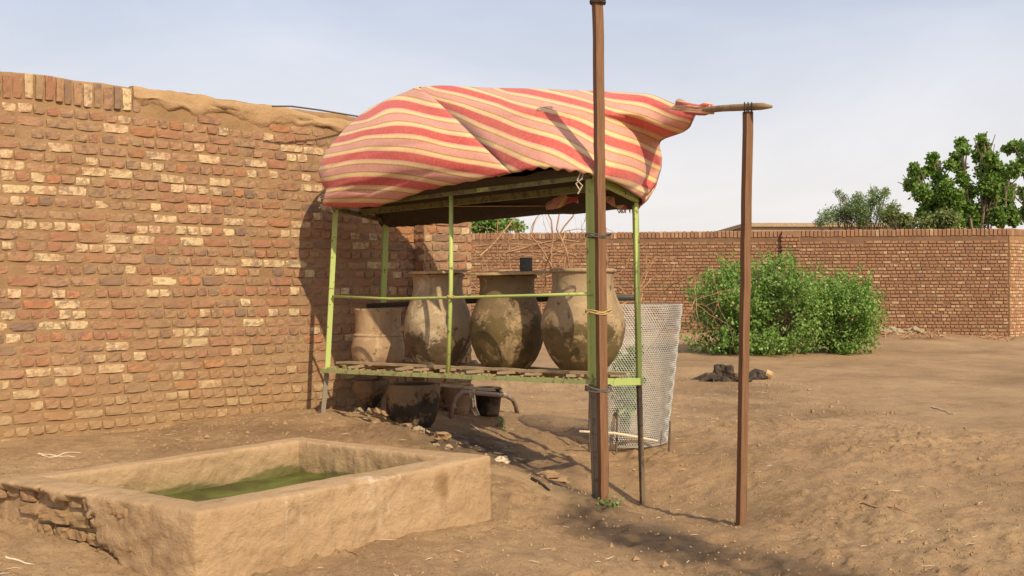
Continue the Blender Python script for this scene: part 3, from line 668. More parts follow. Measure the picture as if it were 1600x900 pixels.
rgtR = curve([(1003,311,7.80),(1014,304,7.85),(1026,287,7.95),(1034,262,8.0),(1035,245,7.98),(1030,226,7.9),(1034,218,7.75),(1050,213,7.55),(1068,207,7.4),(1079,199,7.3),(1084,186,7.22),(1090,170,7.2)], NV)
gR = coons(botR, topR, curve(foldR, NV), rgtR)
def bulge(G, amt, sd):
    n_, m = G.shape[:2]; u = np.linspace(0, 1, n_)[:, None]; v = np.linspace(0, 1, m)[None]
    b_ = np.sin(pi*u)**.6*np.sin(pi*v)**.7; env = np.clip(np.minimum(np.minimum(u, 1-u), np.minimum(v, 1-v))*8, 0, 1)
    G[..., 1] -= amt*b_; G[..., 2] += .0*b_
    wv = fbm(np.stack([u*2.2+v*1.0, v*2.5-u*.7+0*v, 0*u*v], -1), 3, sd); G[..., 1] -= env*.022*wv
    for kk in range(7):
        aa = .25+.09*kk*(1 if kk % 2 else -1)*.5; cc_ = (v-(.12+.13*kk)-aa*(u-.5)+.05*np.sin(u*5+kk))
        G[..., 1] += env*.010*np.exp(-(cc_/.018)**2)*np.clip(np.sin(pi*u*1.3+kk), 0, 1)
    rd = np.abs(fbm(np.stack([u*1.5+v*3.0, v*.8+0*u, 0*u*v], -1), 2, sd+3)); G[..., 1] += env*.012*np.exp(-(rd/.12)**2)
    return G
gL = bulge(gL, .30, 81); gR = bulge(gR, .34, 85)
# small tucks pulled to the tie at the right lower corner
u = np.linspace(0, 1, NU)[:, None]; v = np.linspace(0, 1, NV)[None]
tuck = np.exp(-((u-.90-.05*np.sin(v*6))/.018)**2)*np.clip(v*9, 0, 1)*np.clip((.42-v)*6, 0, 1); gR[..., 1] += .10*tuck
tuck2 = np.exp(-((u-.955)/.012)**2)*np.clip(v*9, 0, 1)*np.clip((.30-v)*6, 0, 1); gR[..., 1] += .06*tuck2
# tuck rolled along the left lower hem
jl = np.exp(-((v-.30+.28*u)/.05)**2)*np.clip((.62-u)*4, 0, 1)*np.clip((u-.12)*7, 0, 1); gL[..., 1] += .045*jl
gL[:, 0, 2] += .004*np.sin(np.linspace(0, 60, NU)); gR[:, 0, 2] += .010*np.sin(np.linspace(0, 75, NU))*np.clip(np.linspace(0, 6, NU)-.6, 0, 1)*(np.linspace(0, 1, NU) < .72)
bk_top = np.concatenate([topL[:-1], topR[1:]]); lp = len(bk_top)
hemB = np.array([TB+np.array((-.28, -.28, .14))*(1-t)+(TE_-TB)*t+np.array((.10, .04, -.02))*t for t in np.linspace(0, 1, lp)]); hemB[:, 2] -= .03
hemB[-1] = rgtR[0]; hemB[-2] = hemB[-2]*.5+rgtR[0]*.5
lb = np.array([hemB[0]*(1-t)+bk_top[0]*t for t in np.linspace(0, 1, NV)]); gB = coons(hemB, bk_top, lb, rgtR)
gB += (np.sin(pi*np.linspace(0, 1, lp))**.7)[:, None, None]*np.sin(pi*np.linspace(0, 1, NV))[None, :, None]*np.array((0, .30, .05))
gB[..., 1] = np.minimum(gB[..., 1], ((gB[..., 0]+1.34)/.749*.663+10.04)-.07)
aw = empty('striped_awning', (-.3, 8.4, 2.3), 'wind-puffed red, pink and yellow striped cloth awning draped over the green stand', 'awning')
def clothpatch(nm, G, wf, label=None):
    mb = MB(); mb.grid(G); o = mb.build(nm, [M['cloth'], M['lining']], aw, smooth=True)
    me = o.data; W = wf(proj(G)/100.) if callable(wf) else wf; W = W.reshape(-1)
    uvl = me.uv_layers.new(name='UVMap'); li = np.zeros(len(me.loops), np.int32); me.loops.foreach_get('vertex_index', li)
    uvv = np.stack([W[li], np.zeros(len(li))], 1); uvl.data.foreach_set('uv', uvv.astype(np.float32).ravel())
    # normals must look outwards (towards -y) so that the solidified inside is the lining
    me.update(); nn = np.zeros(len(me.polygons)*3); me.polygons.foreach_get('normal', nn); nn = nn.reshape(-1, 3)
    if nn[:, 1].mean()*(-1 if nm != 'back_cloth' else 1) < 0: me.flip_normals()
    sm = o.modifiers.new('thickness', 'SOLIDIFY'); sm.thickness = .007; sm.offset = -1; sm.material_offset = 1
    if label: o['label'] = label
    return o
clothpatch('left_cloth', gL, wl); clothpatch('right_cloth', gR, wr)
Wb = np.repeat(np.linspace(-.5, 0, lp)[:, None], NV, 1)-np.linspace(6, 0, NV)[None]
clothpatch('back_cloth', gB, Wb)
# dark lining sheet lying on the top rails
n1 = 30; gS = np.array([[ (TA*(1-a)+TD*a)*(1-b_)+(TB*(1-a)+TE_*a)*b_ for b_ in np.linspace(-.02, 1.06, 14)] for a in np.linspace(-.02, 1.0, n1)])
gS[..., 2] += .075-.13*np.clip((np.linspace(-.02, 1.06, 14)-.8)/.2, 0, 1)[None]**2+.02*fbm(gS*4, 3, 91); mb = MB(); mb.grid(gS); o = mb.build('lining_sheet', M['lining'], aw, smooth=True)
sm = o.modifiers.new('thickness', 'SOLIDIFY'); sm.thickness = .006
# torn rag hanging inside and fringe at the back hem
def ragp(nm, cols, Yv, wst, sway=.03, fringe=False):
    G = []; 
    for i, (px, y0, y1) in enumerate(cols):
        for _ in (0,): G.append([P(px, y0+(y1-y0)*t, Yv)+np.array((0, sway*sin(i*1.9+t*4), 0)) for t in np.linspace(0, 1, 9)])
    G = np.array(G); mb = MB(); mb.grid(G); o = mb.build(nm, [M['cloth'], M['cloth']], aw, smooth=True)
    W = (wst+np.repeat(np.linspace(0, 1.3, len(cols))[:, None], 9, 1)+.25*np.linspace(0, 1, 9)[None]).reshape(-1); me = o.data
    uvl = me.uv_layers.new(name='UVMap'); li = np.zeros(len(me.loops), np.int32); me.loops.foreach_get('vertex_index', li)
    uvl.data.foreach_set('uv', np.stack([W[li], 0*li], 1).astype(np.float32).ravel()); sm = o.modifiers.new('thickness', 'SOLIDIFY'); sm.thickness = .006
ragp('torn_flap', [(853, 318, 328), (864, 310, 327), (875, 306, 324), (886, 300, 319), (897, 300, 316), (905, 296, 318), (913, 300, 319), (924, 300, 315), (936, 300, 312)], 8.15, .2)
ragp('fringed_hem', [(940, 300, 312), (950, 303, 317), (958, 304, 322), (966, 306, 326), (974, 307, 327), (982, 308, 327), (990, 309, 322), (998, 308, 327), (1003, 305, 318)], 7.93, .0)
mb = MB()
for k in range(26):
    px = random.uniform(962, 996); a = P(px, 323, 7.93); mb.tube([a, a+np.array((random.uniform(-.01, .01), 0, -.03)), a+np.array((random.uniform(-.02, .02), 0, -.05))], .003, 4)
tag(mb.build('hem_fringe', M['sack'], aw), kind='stuff'); mb = MB()
for k in range(12):
    a = P(random.uniform(500, 509), random.uniform(300, 322), 8.9); mb.tube([a, a+np.array((-.03, 0, random.uniform(-.02, .01)))], .003, 4)
tag(mb.build('loose_threads', M['sack'], aw), kind='stuff')
# gathered end tied to the pole
mb = MB()
for k in range(4):
    o1 = np.array((0, random.uniform(-.02, .02), .012*(k-1.5)))
    mb.tube([P(1060, 168, 7.38)+o1*2, P(1078, 170, 7.26)+o1, P(1092, 172, 7.2)+o1, P(1102, 170, 7.16)+o1*1.3, P(1113, 170, 7.10)+o1], [.03, .022, .02, .024, .012], 8)
o = mb.build('knotted_end', M['cloth'], aw, smooth=True); uvl = o.data.uv_layers.new(name='UVMap')
li = np.zeros(len(o.data.loops), np.int32); o.data.loops.foreach_get('vertex_index', li); vv = np.array([v_.co.z+v_.co.x*.3 for v_ in o.data.vertices])
uvl.data.foreach_set('uv', np.stack([vv[li]*14, 0*li], 1).astype(np.float32).ravel())
mb = MB(); c0 = P(1108, 171, 7.12)
for k in range(4): mb.tube([c0+np.array((.01*k, 0, 0))+.03*np.array((0, cos(t), sin(t))) for t in np.linspace(0, 2*pi, 10)], .006, 4)
mb.build('pole_tie', M['sack'], aw); mb = MB()
mb.tube([P(908, 268, 7.05), P(902, 282, 7.05), P(910, 290, 7.06), P(903, 303, 7.07)], .005, 4); MB().tube([P(968, 305, 7.6), P(978, 297, 7.6), P(985, 303, 7.6)], .004, 4).build('tie_string', M['sack'], aw)
mb.tube([P(912, 270, 7.05), P(909, 280, 7.04), P(900, 287, 7.06), P(905, 296, 7.06)], .005, 4)
mb.build('tie_string', M['sack'], aw)

# ------------------------------------------------------------------ clay jars
def jar(nm, px, Yv, ybase, ytop, Rm, prof, mat, label, group, tilt=0, neckring=None, seed=1):
    c0 = P(px, ybase, Yv); top = P(px, ytop, Yv)[2]; H = top-c0[2]; e_ = empty(nm, tuple(c0), label, 'jar', group)
    ts = np.array([p[1] for p in prof]); rs = np.array([p[0] for p in prof]); T = np.linspace(0, 1, 46)
    def sm(T):  # smooth (Catmull) through profile
        from_ = np.interp(T, ts, rs); k = np.exp(-((T[:, None]-T[None])/.03)**2); k[0] = 0; k[0, 0] = 1; k[-1] = 0; k[-1, -1] = 1
        return (k@from_)/k.sum(1)
    r = sm(T)*Rm; z = T*H; body = [(0.001, .004), (r[0]*.8, .0)]+list(zip(r, z))
    wall = .02; body += [(r[-1]-.3*wall, H+.006), (r[-1]-wall, H)]+[(max(r[i]-wall, .01), z[i]) for i in range(44, 6, -3)]
    mb = MB(); mb.lathe(body, c0, 56, .018, seed); mb.build('body', mat, e_, smooth=True)
    if neckring is not None:
        t0, rr = neckring; mb = MB(); r0 = np.interp(t0, T, r); mb.lathe([(r0-.01, t0*H-.018), (r0+rr, t0*H-.010), (r0+rr+.004, t0*H), (r0+rr, t0*H+.010), (r0-.01, t0*H+.018)], c0, 56, .018, seed); mb.build('rim' if t0 > .9 else 'collar', mat, e_, smooth=True)
    return e_, c0, H
zeer = [(.42, 0), (.58, .06), (.78, .16), (.93, .29), (1.0, .43), (.99, .52), (.92, .62), (.81, .72), (.735, .80), (.71, .88), (.73, .96), (.76, 1)]
GJ = 'clay water jars on the stand'
jar('water_jar', 591, 9.27, 573, 483, .243, [(.72, 0), (.9, .06), (.98, .2), (1.0, .35), (.93, .52), (.86, .58), (.85, .9), (.9, 1)], M['pot1'], 'smallest clay jar on the stand, dry tan with a straight collar, at its left end', GJ, neckring=(.55, .006), seed=3)
jar('water_jar', 684, 8.73, 583, 428, .292, zeer, M['pot2'], 'clay jar with crusted pale blotches behind the thin middle upright', GJ, neckring=(.985, .012), seed=5)
jar('water_jar', 792, 8.2, 585, 430, .303, [(r*1.0, t) for r, t in zeer], M['pot3'], 'broad mossy dark clay jar with the tin standing on its lid', GJ, neckring=(.985, .012), seed=7)
jar('water_jar', 911, 7.67, 584, 421, .318, zeer, M['pot4'], 'olive stained clay jar partly hidden by the tall timber post', GJ, neckring=(.985, .010), seed=9)
def lid(px0, px1, py, Yv, z, label, th=.022):
    mb = MB(); a = P(px0, py, Yv); b_ = P(px1, py, Yv); c0 = (a+b_)/2; c0[2] = z; L_ = np.linalg.norm(b_-a)
    n_ = 26; T = np.linspace(0, 2*pi, n_, endpoint=False); r1 = 1+.10*fbm(np.stack([np.cos(T), np.sin(T), 0*T+px0], -1)*1.3, 3, 5)
    rings = []
    for (k, zz) in ((0.02, th), (.97, th), (1, th*.6), (1, .002), (.97, 0), (.02, 0)): rings.append(np.stack([c0[0]+np.cos(T)*L_/2*r1*k, c0[1]+np.sin(T)*.27*r1*k, c0[2]+zz+.012*np.cos(T*1+px0)*k], 1))
    mb.grid(np.array(rings).transpose(1, 0, 2), close=True); o = mb.build('jar_lid', M['lid'], loc=tuple(c0)); tag(o, label, 'lid', 'wooden jar lids')
lid(640, 732, 428, 8.68, P(684, 428, 8.73)[2]+.006, 'thin worn board lid on the jar behind the middle upright')
lid(728, 858, 430, 8.15, P(792, 430, 8.2)[2]+.006, 'wide board lid carrying the dark tin')
tz = P(792, 430, 8.2)[2]+.034; tcn = P(822, 424, 8.15); tcn[2] = tz
mb = MB(); mb.lathe([(.001, .002), (.048, 0), (.05, .003), (.05, .10), (.053, .104), (.05, .106), (.045, .10), (.045, .01), (.001, .008)], tcn, 28, .01, 2)
mb.lathe([(.0505, .03), (.0525, .033), (.0505, .036)], tcn, 28); o = mb.build('tin_can', M['tin'], smooth=True, loc=tuple(tcn)); tag(o, 'dark metal tin standing on the lid of the mossy jar', 'tin')

# things beneath the stand
GL = 'clay jars lying under the stand'
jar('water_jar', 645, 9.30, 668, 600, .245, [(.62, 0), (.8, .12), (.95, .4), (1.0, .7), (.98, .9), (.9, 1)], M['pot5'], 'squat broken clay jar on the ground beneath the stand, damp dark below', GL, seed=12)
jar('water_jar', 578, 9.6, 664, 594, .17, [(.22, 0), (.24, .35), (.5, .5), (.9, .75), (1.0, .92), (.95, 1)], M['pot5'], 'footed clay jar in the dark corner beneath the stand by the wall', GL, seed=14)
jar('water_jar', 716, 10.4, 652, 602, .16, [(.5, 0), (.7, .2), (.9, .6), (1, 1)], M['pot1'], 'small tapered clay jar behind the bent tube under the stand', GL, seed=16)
c0 = P(763, 648, 10.6); c0[2] = gz(c0[0], c0[1])-.01; mb = MB(); mb.lathe([(.001, .01), (.11, 0), (.115, .02), (.145, .27), (.152, .275), (.148, .28), (.138, .27), (.108, .02), (.001, .018)], c0, 28, .01, 4)
o = mb.build('bucket', M['black'], smooth=True, loc=tuple(c0)); tag(o, 'black bucket on the ground beneath the stand, inside the bent tube frame', 'bucket')
be = empty('tube_bench', tuple(P(705, 656, 9.85)), 'low rusty bench of bent tube lying beneath the stand', 'bench')
mb = MB(); mb.tube([P(704, 660, 9.85), P(706, 640, 9.85), P(711, 622, 9.87), P(722, 613, 9.95), P(745, 614, 10.1), P(790, 618, 10.6), P(801, 624, 10.8), P(806, 634, 10.9), P(808, 647, 10.95)], .025, 9); mb.build('leg_frame', M['rust'], be, smooth=True)
mb = MB(); mb.tube([P(684, 634, 10.1), P(712, 637, 9.87)], .016, 8); mb.build('cross_tube', M['rust'], be, smooth=True)
mb = MB(); mb.beam(P(684, 601, 9.9), P(786, 611, 10.6), .05, .03, jit=.003); mb.build('seat_bar', M['slat'], be)
MB().beam(P(724, 612, 9.98), P(722, 604, 9.98), .05, .03).build('seat_bracket', M['slat'], be); MB().beam(P(786, 617, 10.58), P(787, 600, 10.6), .05, .02).build('seat_bracket', M['slat'], be)
def sheet(nm, pts, Yv, mat, label, cat, wr=.02):
    pts = np.array([P(*p, Yv) for p in pts]); c0 = pts.mean(0); mb = MB(); rings = [pts]
    for k in (.66, .33, .02): q_ = c0+(pts-c0)*k; q_[:, 1] += R.normal(0, wr, len(q_)); rings.append(q_)
    mb.grid(np.array(rings).transpose(1, 0, 2), close=True); o = mb.build(nm, mat, loc=tuple(c0)); s_ = o.modifiers.new('thickness', 'SOLIDIFY'); s_.thickness = .01; tag(o, label, cat); return o
sheet('cloth_sack', [(718, 588), (726, 575), (736, 563), (744, 562), (752, 574), (758, 589), (740, 592)], 8.75, M['sack'], 'pale crumpled sacking wedged between the crusted jar and the mossy jar', 'sack', .03)
sheet('torn_sack', [(733, 612), (741, 610), (742, 630), (750, 648), (742, 650), (736, 640)], 9.9, M['sack'], 'narrow torn strip of pale sacking hanging under the bent tube', 'sack', .02)

# ------------------------------------------------------------------ wire mesh tree guard
gt = P(993, 477, 9.35); gb = P(985, 690, 9.35)
wg = empty('mesh_guard', (gb[0], gb[1], gb[2]), 'round galvanised wire mesh guard around a sapling, right behind the stand', 'tree guard')
nc, nrw = 100, 66; r_top, r_bot = .415, .335; mbs = []
def gp(a, t):
    r = r_bot+(r_top-r_bot)*t; c_ = gb*(1-t)+gt*t; rr = r*(1+.02*np.sin(a*3+t*2)+(.006*np.sin(t*62+.9*np.sin(a*2))))
    return np.stack([c_[0]+rr*np.cos(a), c_[1]+rr*np.sin(a), c_[2]+0*a+.012*np.cos(a)], -1)
segs = []
for j in range(nrw):
    t0, t1, t2 = j/nrw, (j+.35)/nrw, (j+1)/nrw; off = (j % 2)*.5
    A_ = (np.arange(nc)+off)*2*pi/nc; h_ = pi/nc
    segs.append((gp(A_, t0), gp(A_, t1))); segs.append((gp(A_, t1), gp(A_+h_, t2))); segs.append((gp(A_, t1), gp(A_-h_, t2)))
a_ = np.concatenate([s[0] for s in segs]); b_ = np.concatenate([s[1] for s in segs]); dd = b_-a_; dd /= np.linalg.norm(dd, axis=1, keepdims=True)
x_ = np.cross(dd, np.array((.3, .5, .81))); x_ /= np.linalg.norm(x_, axis=1, keepdims=True); y_ = np.cross(dd, x_); rw_ = .0026
ring = [x_*cos(k*2*pi/3)+y_*sin(k*2*pi/3) for k in range(3)]
V = np.stack([a_+ring[0]*rw_, a_+ring[1]*rw_, a_+ring[2]*rw_, b_+ring[0]*rw_, b_+ring[1]*rw_, b_+ring[2]*rw_], 1).reshape(-1, 3)
Fc = []
for i in range(len(a_)): o6 = 6*i; Fc += [(o6, o6+1, o6+4, o6+3), (o6+1, o6+2, o6+5, o6+4), (o6+2, o6, o6+3, o6+5)]
mb = MB(); mb.add(V, Fc)
for t in (0, 1): aa = np.linspace(0, 2*pi, 60); mb.tube(gp(aa, t), .003, 4)
for t in (0.01, .99): pass
mb.build('wire_netting', M['wire'], wg)
for (px, y0, y1, yy) in ((1046, 658, 716, 9.0), (964, 640, 708, 9.0), (921, 600, 712, 9.15)):
    mb = MB(); mb.tube([P(px-1, y1, yy), P(px+1, y0, yy)], .010, 6); mb.build('stake', M['iron'], wg)
o = MB().tube([P(905, 674, 8.9), P(960, 677, 8.92), P(990, 682, 8.95), P(1028, 689, 8.98)], [.010, .013, .013, .008], 7).build('pale_stick', M['palestick'], loc=tuple(P(960, 677, 8.92))); tag(o, 'pale straight stick leaning along the foot of the mesh guard', 'stick')
def plant(nm, px, Yv, spread, h, nst, nleaf, ls, mat, label, cat, group=None, seedz=None, trunkr=.008):
    x0 = (px-800)/F*Yv; z0 = gz(x0, Yv)-.02; e_ = empty(nm, (x0, Yv, z0), label, cat, group); mb = MB(); pts = []
    for k in range(nst):
        a = random.uniform(0, 6.28); rr = spread*sqrt(random.random()); hh = h*random.uniform(.55, 1)
        p0 = np.array((x0+random.uniform(-.03, .03), Yv, z0)); p3_ = np.array((x0+rr*cos(a), Yv+rr*sin(a), z0+hh))
        path = [p0*(1-t)+p3_*t+np.array((0, 0, .12*hh*sin(pi*t)))+R.normal(0, .012, 3)*(t > 0) for t in np.linspace(0, 1, 7)]
        mb.tube(path, np.linspace(trunkr, trunkr*.3, 7), 5)
        for q_ in range(nleaf//nst): t = random.uniform(.25, 1); i = t*6; b0 = np.array(path[int(min(i, 5))]); pts.append(b0+(np.array(path[min(int(i)+1, 6)])-b0)*(i-int(i))+R.normal(0, .03, 3))
    mb.build('stem', M['trunk'], e_); MB().leaves(pts, ls).build('foliage', mat, e_, attr=True); return e_
plant('sapling', 972, 9.35, .24, 1.05, 9, 420, .07, M['shrubleaf'], 'leafy green sapling growing inside the wire mesh guard', 'sapling')
plant('weed', 948, 6.86, .10, .07, 7, 60, .028, M['shrubleaf'], 'small weed sprouting at the foot of the tallest timber post', 'weed')
plant('weed', 782, 10.1, .03, .10, 3, 16, .045, M['shrubleaf'], 'tiny bright seedling beneath the stand by the black bucket', 'weed')

# ------------------------------------------------------------------ shrubs and trees
def clumps(outline, Yv, depth, n, size, r_px, mat_jit=.5):
    """leaf centres spread through lumps given as (px, py, radius px)"""
    tot = sum(r**2 for _, _, r in outline); pts = []
    if mat_jit == 'sprig':
        cx = np.mean([P(a, b, Yv) for a, b, _ in outline], 0)
        for (px, py, r) in outline:
            k = max(3, int(n*r*r/tot/15)); c_ = P(px, py, Yv+random.uniform(-depth, depth)*.6); rr = r/F*Yv
            s0 = c_+R.normal(0, 1, (k, 3))*rr*.55; dv = (s0-cx)*.5+R.normal(0, .5, (k, 3))+np.array((0, 0, .55)); dv /= np.linalg.norm(dv, axis=1, keepdims=True)
            ln = R.uniform(.18, .50, k)
            for t in np.linspace(.05, 1, 15):
                q_ = s0+dv*(ln*t)[:, None]; q_[:, 2] -= .10*t*t*ln; pts.append(q_+R.normal(0, .022, (k, 3)))
        return np.concatenate(pts)
    for (px, py, r) in outline:
        k = int(n*r*r/tot); c_ = P(px, py, Yv+random.uniform(-depth, depth)*.5); rr = r/F*Yv
        dv = R.normal(0, 1, (k, 3)); dv /= np.linalg.norm(dv, axis=1, keepdims=True); rad = rr*R.uniform(.2, 1.05 if size > .12 else 1.35, k)**.8*(1+.35*fbm(dv*2.1+px, 2, int(px)))
        pts.append(c_+dv*rad[:, None]*np.array((1, 1.1, 1)))
    return np.concatenate(pts)
def shrub(px, Yv, outline, n, ls, label, mat='shrubleaf', nm='shrub', cat='shrub', group=None, depth=1.2, zb=None, droop=.3, stems=None, tr_=.02, asp=.38):
    x0 = (px-800)/F*Yv; z0 = gz(x0, Yv) if zb is None else zb; e_ = empty(nm, (x0, Yv, z0), label, cat, group)
    pts = clumps(outline, Yv, depth, n, ls, 0, 'sprig' if group == GS else .5); pts = pts[pts[:, 2] > z0+.01]
    MB().leaves(pts, ls, droop, asp=asp).build('foliage' if cat != 'tree' else 'crown', M[mat], e_, attr=True); mb = MB()
    for (a, b_, r) in (stems or outline):
        q_ = P(a, b_, Yv+random.uniform(-.3, .3)); s0 = np.array((x0+random.uniform(-.1, .1), Yv, z0-.05)); mid = (s0*.55+q_*.45)+np.array((0, 0, .15*np.linalg.norm(q_-s0)*.5))
        T = np.linspace(0, 1, 9)[:, None]; path = (1-T)**2*s0+2*T*(1-T)*mid+T*T*q_+R.normal(0, tr_*.5, (9, 3))*(T > 0); mb.tube(path, np.linspace(tr_, tr_*.3, 9), 5)
        for k in range(5):
            e1 = q_+R.normal(0, 1, 3)*r/F*Yv*.6; i = random.randint(5, 7); mb.tube([path[i], (path[i]+e1)/2+R.normal(0, .03, 3), e1], [tr_*.4, tr_*.3, tr_*.15], 4)
    mb.build('stem' if cat != 'tree' else 'trunk', M['trunk'], e_); return e_
GS = 'green shrubs before the far wall'
def fill(cx, cy, rx, ry, n, r0, r1, seed):
    rn = random.Random(seed); out = []
    for k in range(n):
        a = rn.uniform(0, 6.283); q_ = sqrt(rn.random()); out.append((cx+rx*q_*cos(a), cy+ry*q_*sin(a), rn.uniform(r0, r1)))
    return out
o1 = fill(1140, 490, 40, 58, 22, 14, 24, 1)+[(1142, 428, 12), (1150, 445, 16), (1110, 470, 14), (1100, 500, 14), (1092, 535, 14), (1105, 545, 14), (1125, 545, 16), (1150, 540, 18), (1165, 430, 12)]
o2 = fill(1215, 490, 45, 65, 34, 15, 26, 2)+[(1215, 415, 11), (1225, 425, 14), (1205, 430, 15), (1190, 445, 16), (1235, 440, 16), (1245, 460, 16), (1250, 540, 17), (1190, 540, 18), (1220, 545, 16), (1180, 425, 10)]
o3 = fill(1312, 500, 42, 45, 26, 14, 24, 3)+[(1330, 450, 12), (1345, 465, 14), (1355, 490, 15), (1358, 515, 12), (1335, 535, 12), (1300, 455, 12), (1285, 465, 12), (1290, 545, 12), (1315, 545, 9), (1270, 535, 16), (1345, 455, 9)]
shrub(1140, 20.6, o1, 11000, .06, 'loose leafy green shrub before the far wall, partly behind the lone post', group=GS)
shrub(1215, 20.0, o2, 17500, .06, 'tallest dense green shrub in the middle of the clump before the far wall', group=GS)
shrub(1315, 20.8, o3, 12500, .06, 'rounded green shrub at the right of the clump, beside the rubbish heap', group=GS)
# neem tree behind the wall
nm_ = [(1422,288,10),(1432,275,11),(1428,262,8),(1445,268,9),(1457,246,8),(1460,262,10),(1466,280,12),(1478,292,12),(1440,300,14),(1462,312,18),(1490,308,16),(1480,335,18),(1450,335,17),(1502,222,8),(1506,235,9),(1494,246,8),(1484,258,8),(1500,262,10),(1505,280,10),(1515,300,12),(1510,325,14),
       (1534,216,7),(1536,228,10),(1532,244,11),(1548,248,11),(1540,266,15),(1556,262,11),(1560,282,13),(1545,290,17),(1580,268,11),(1585,262,9),(1550,312,18),(1535,335,18),(1560,340,14),(1572,310,12),(1576,295,11),(1578,330,10),(1520,345,14),(1584,345,9),(1495,350,12)]
shrub(1535, 36, nm_, 24000, .125, 'tall dark green broadleaf tree beyond the far wall at the right', 'neem', 'neem_tree', 'tree', 'trees beyond the far wall', 2.2, .2, .2, [(1432,275,20),(1460,262,20),(1502,235,20),(1536,228,20),(1580,268,20),(1470,320,25),(1550,300,25),(1575,325,20)], .085)
nm2 = [(1575,232,9),(1588,228,10),(1600,236,12),(1612,230,14),(1598,255,9),(1610,262,14),(1622,250,18),(1600,300,10),(1612,310,16),(1605,335,14),(1625,290,18),(1640,260,22),(1640,310,24)]
shrub(1625, 38, nm2, 10000, .125, 'green broadleaf tree cut off by the right edge beyond the wall', 'neem', 'neem_tree', 'tree', 'trees beyond the far wall', 2.2, .2, .2, [(1600,236,20),(1622,250,20),(1605,300,20),(1640,300,20)], .08)
ac = [(1292,340,12),(1308,335,13),(1325,338,14),(1345,330,14),(1362,318,13),(1376,306,9),(1340,312,10),(1328,322,10),(1350,345,15),(1380,335,13),(1395,325,10),(1318,310,6),(1310,302,5),(1384,300,6),(1365,300,7),(1400,345,12),(1280,348,7)]
shrub(1345, 33, ac, 8500, .085, 'feathery pale green thorn tree behind the far wall, above the shrubs', 'acacia', 'acacia_tree', 'tree', 'trees beyond the far wall', 1.6, .2, -.3, None, .03, .16)
ol = fill(1430, 345, 60, 10, 18, 8, 13, 5)
shrub(1430, 31.5, ol, 6000, .10, 'low dusty olive bush topping the far wall below the dark tree', 'olive', 'bush', 'shrub', None, 1.0, .2)
gb_ = fill(765, 350, 18, 10, 9, 8, 13, 6)+[(755, 340, 8), (770, 337, 8), (778, 346, 10), (748, 350, 12), (800, 352, 8), (812, 354, 7), (795, 346, 6), (735, 350, 14)]
shrub(770, 34, gb_, 5500, .12, 'bright green bush behind the far wall, seen under the awning', 'shrubleaf', 'bush', 'shrub', None, 1.0, .2)
# dead thorn branches in the yard behind the jars
def thorn(nm, starts, Yv, label, gen=5, r0=.012):
    c0 = P(starts[0][0], starts[0][1], Yv); e_ = None; mb = MB()
    def grow(p, dd, l, r, g):
        m = 6; path = [p]
        for k in range(m): dd = dd+R.normal(0, .22, 3)+np.array((0, 0, -.02)); dd /= np.linalg.norm(dd); p = p+dd*l/m; path.append(p)
        q_ = path[-1]; px_ = 800+q_[0]/q_[1]*F
        if q_[2] > 2.75 or (px_ > 940 and q_[2] > 2.15) or q_[2] < .2: return
        mb.tube(path, np.linspace(r, r*.6, m+1), 4, cap=False)
        if g > 0:
            for k in range(random.choice((2, 3))):
                i = random.randint(2, m); nd = dd+R.normal(0, .65, 3); nd /= np.linalg.norm(nd); grow(path[i], nd, l*random.uniform(.6, .85), r*.6, g-1)
    for (px, py, dx, dz, l) in starts:
        v0 = np.array((dx, random.uniform(-.3, .3), dz)); grow(P(px, py, Yv+random.uniform(-.8, .8)), v0/np.linalg.norm(v0), l, r0, gen)
    o = mb.build(nm, M['twig'], loc=tuple(c0)); tag(o, label, 'branches')
thorn('dead_thorn_branches', [(850, 520, -.3, 1, 1.5), (880, 520, .2, 1, 1.5), (900, 510, -.2, 1, 1.5), (925, 520, .1, 1, 1.4), (800, 510, .3, 1, 1.2), (760, 510, .2, 1, 1.0), (830, 480, -.6, .8, 1.3), (870, 480, 0, 1.2, 1.5), (890, 440, .1, 1.2, 1.2), (860, 430, -.1, 1.2, 1.2), (1000, 520, .1, .9, .7), (750, 400, .5, .5, 1.2), (790, 395, .6, .3, 1.2), (830, 400, -.5, .5, 1.1), (870, 390, .5, .3, .9), (900, 400, -.6, .3, 1.1), (910, 380, -.3, .5, .9), (850, 380, .3, .6, 1.0), (770, 430, .6, .5, 1.2), (940, 450, .5, .5, .8), (880, 350, -.5, .4, .8)], 15, 'tangled heap of leafless thorn branches between the stand and the far wall', 4, .017)

# ------------------------------------------------------------------ stump, heaps, stones, litter
x0, y0 = gnd(1135, 596, .1); z0 = gz(x0, y0); sp = empty('tree_stump', (x0, y0, z0), 'charred black tree stump low on the ground behind the lone post', 'stump')
def blob(mb, c, r, seed, sq=.7, n=14, rough=.35, attr=None):
    th = np.linspace(.02, pi-.02, n); ph = np.linspace(0, 2*pi, n+4, endpoint=False); G = np.zeros((len(ph), n, 3))
    G[..., 0] = np.cos(ph)[:, None]*np.sin(th); G[..., 1] = np.sin(ph)[:, None]*np.sin(th); G[..., 2] = np.cos(th)[None]
    k = 1+rough*fbm(G*1.6+seed*5.3, 4, seed); G = G*k[..., None]*np.array(r)*np.array((1, 1, sq))+np.array(c); mb.grid(G, attr, close=True)
mb = MB(); blob(mb, (x0, y0, z0+.03), .17, 3, 1.0, 18, .6); blob(mb, (x0-.2, y0, z0), .13, 4, .6, 14, .6); blob(mb, (x0+.15, y0-.05, z0), .13, 5, .6, 14, .6); mb.tube([(x0-.05, y0, z0+.12), (x0-.07, y0, z0+.24)], [.04, .025], 6); mb.build('stump_wood', M['stump'], sp)
mb = MB()
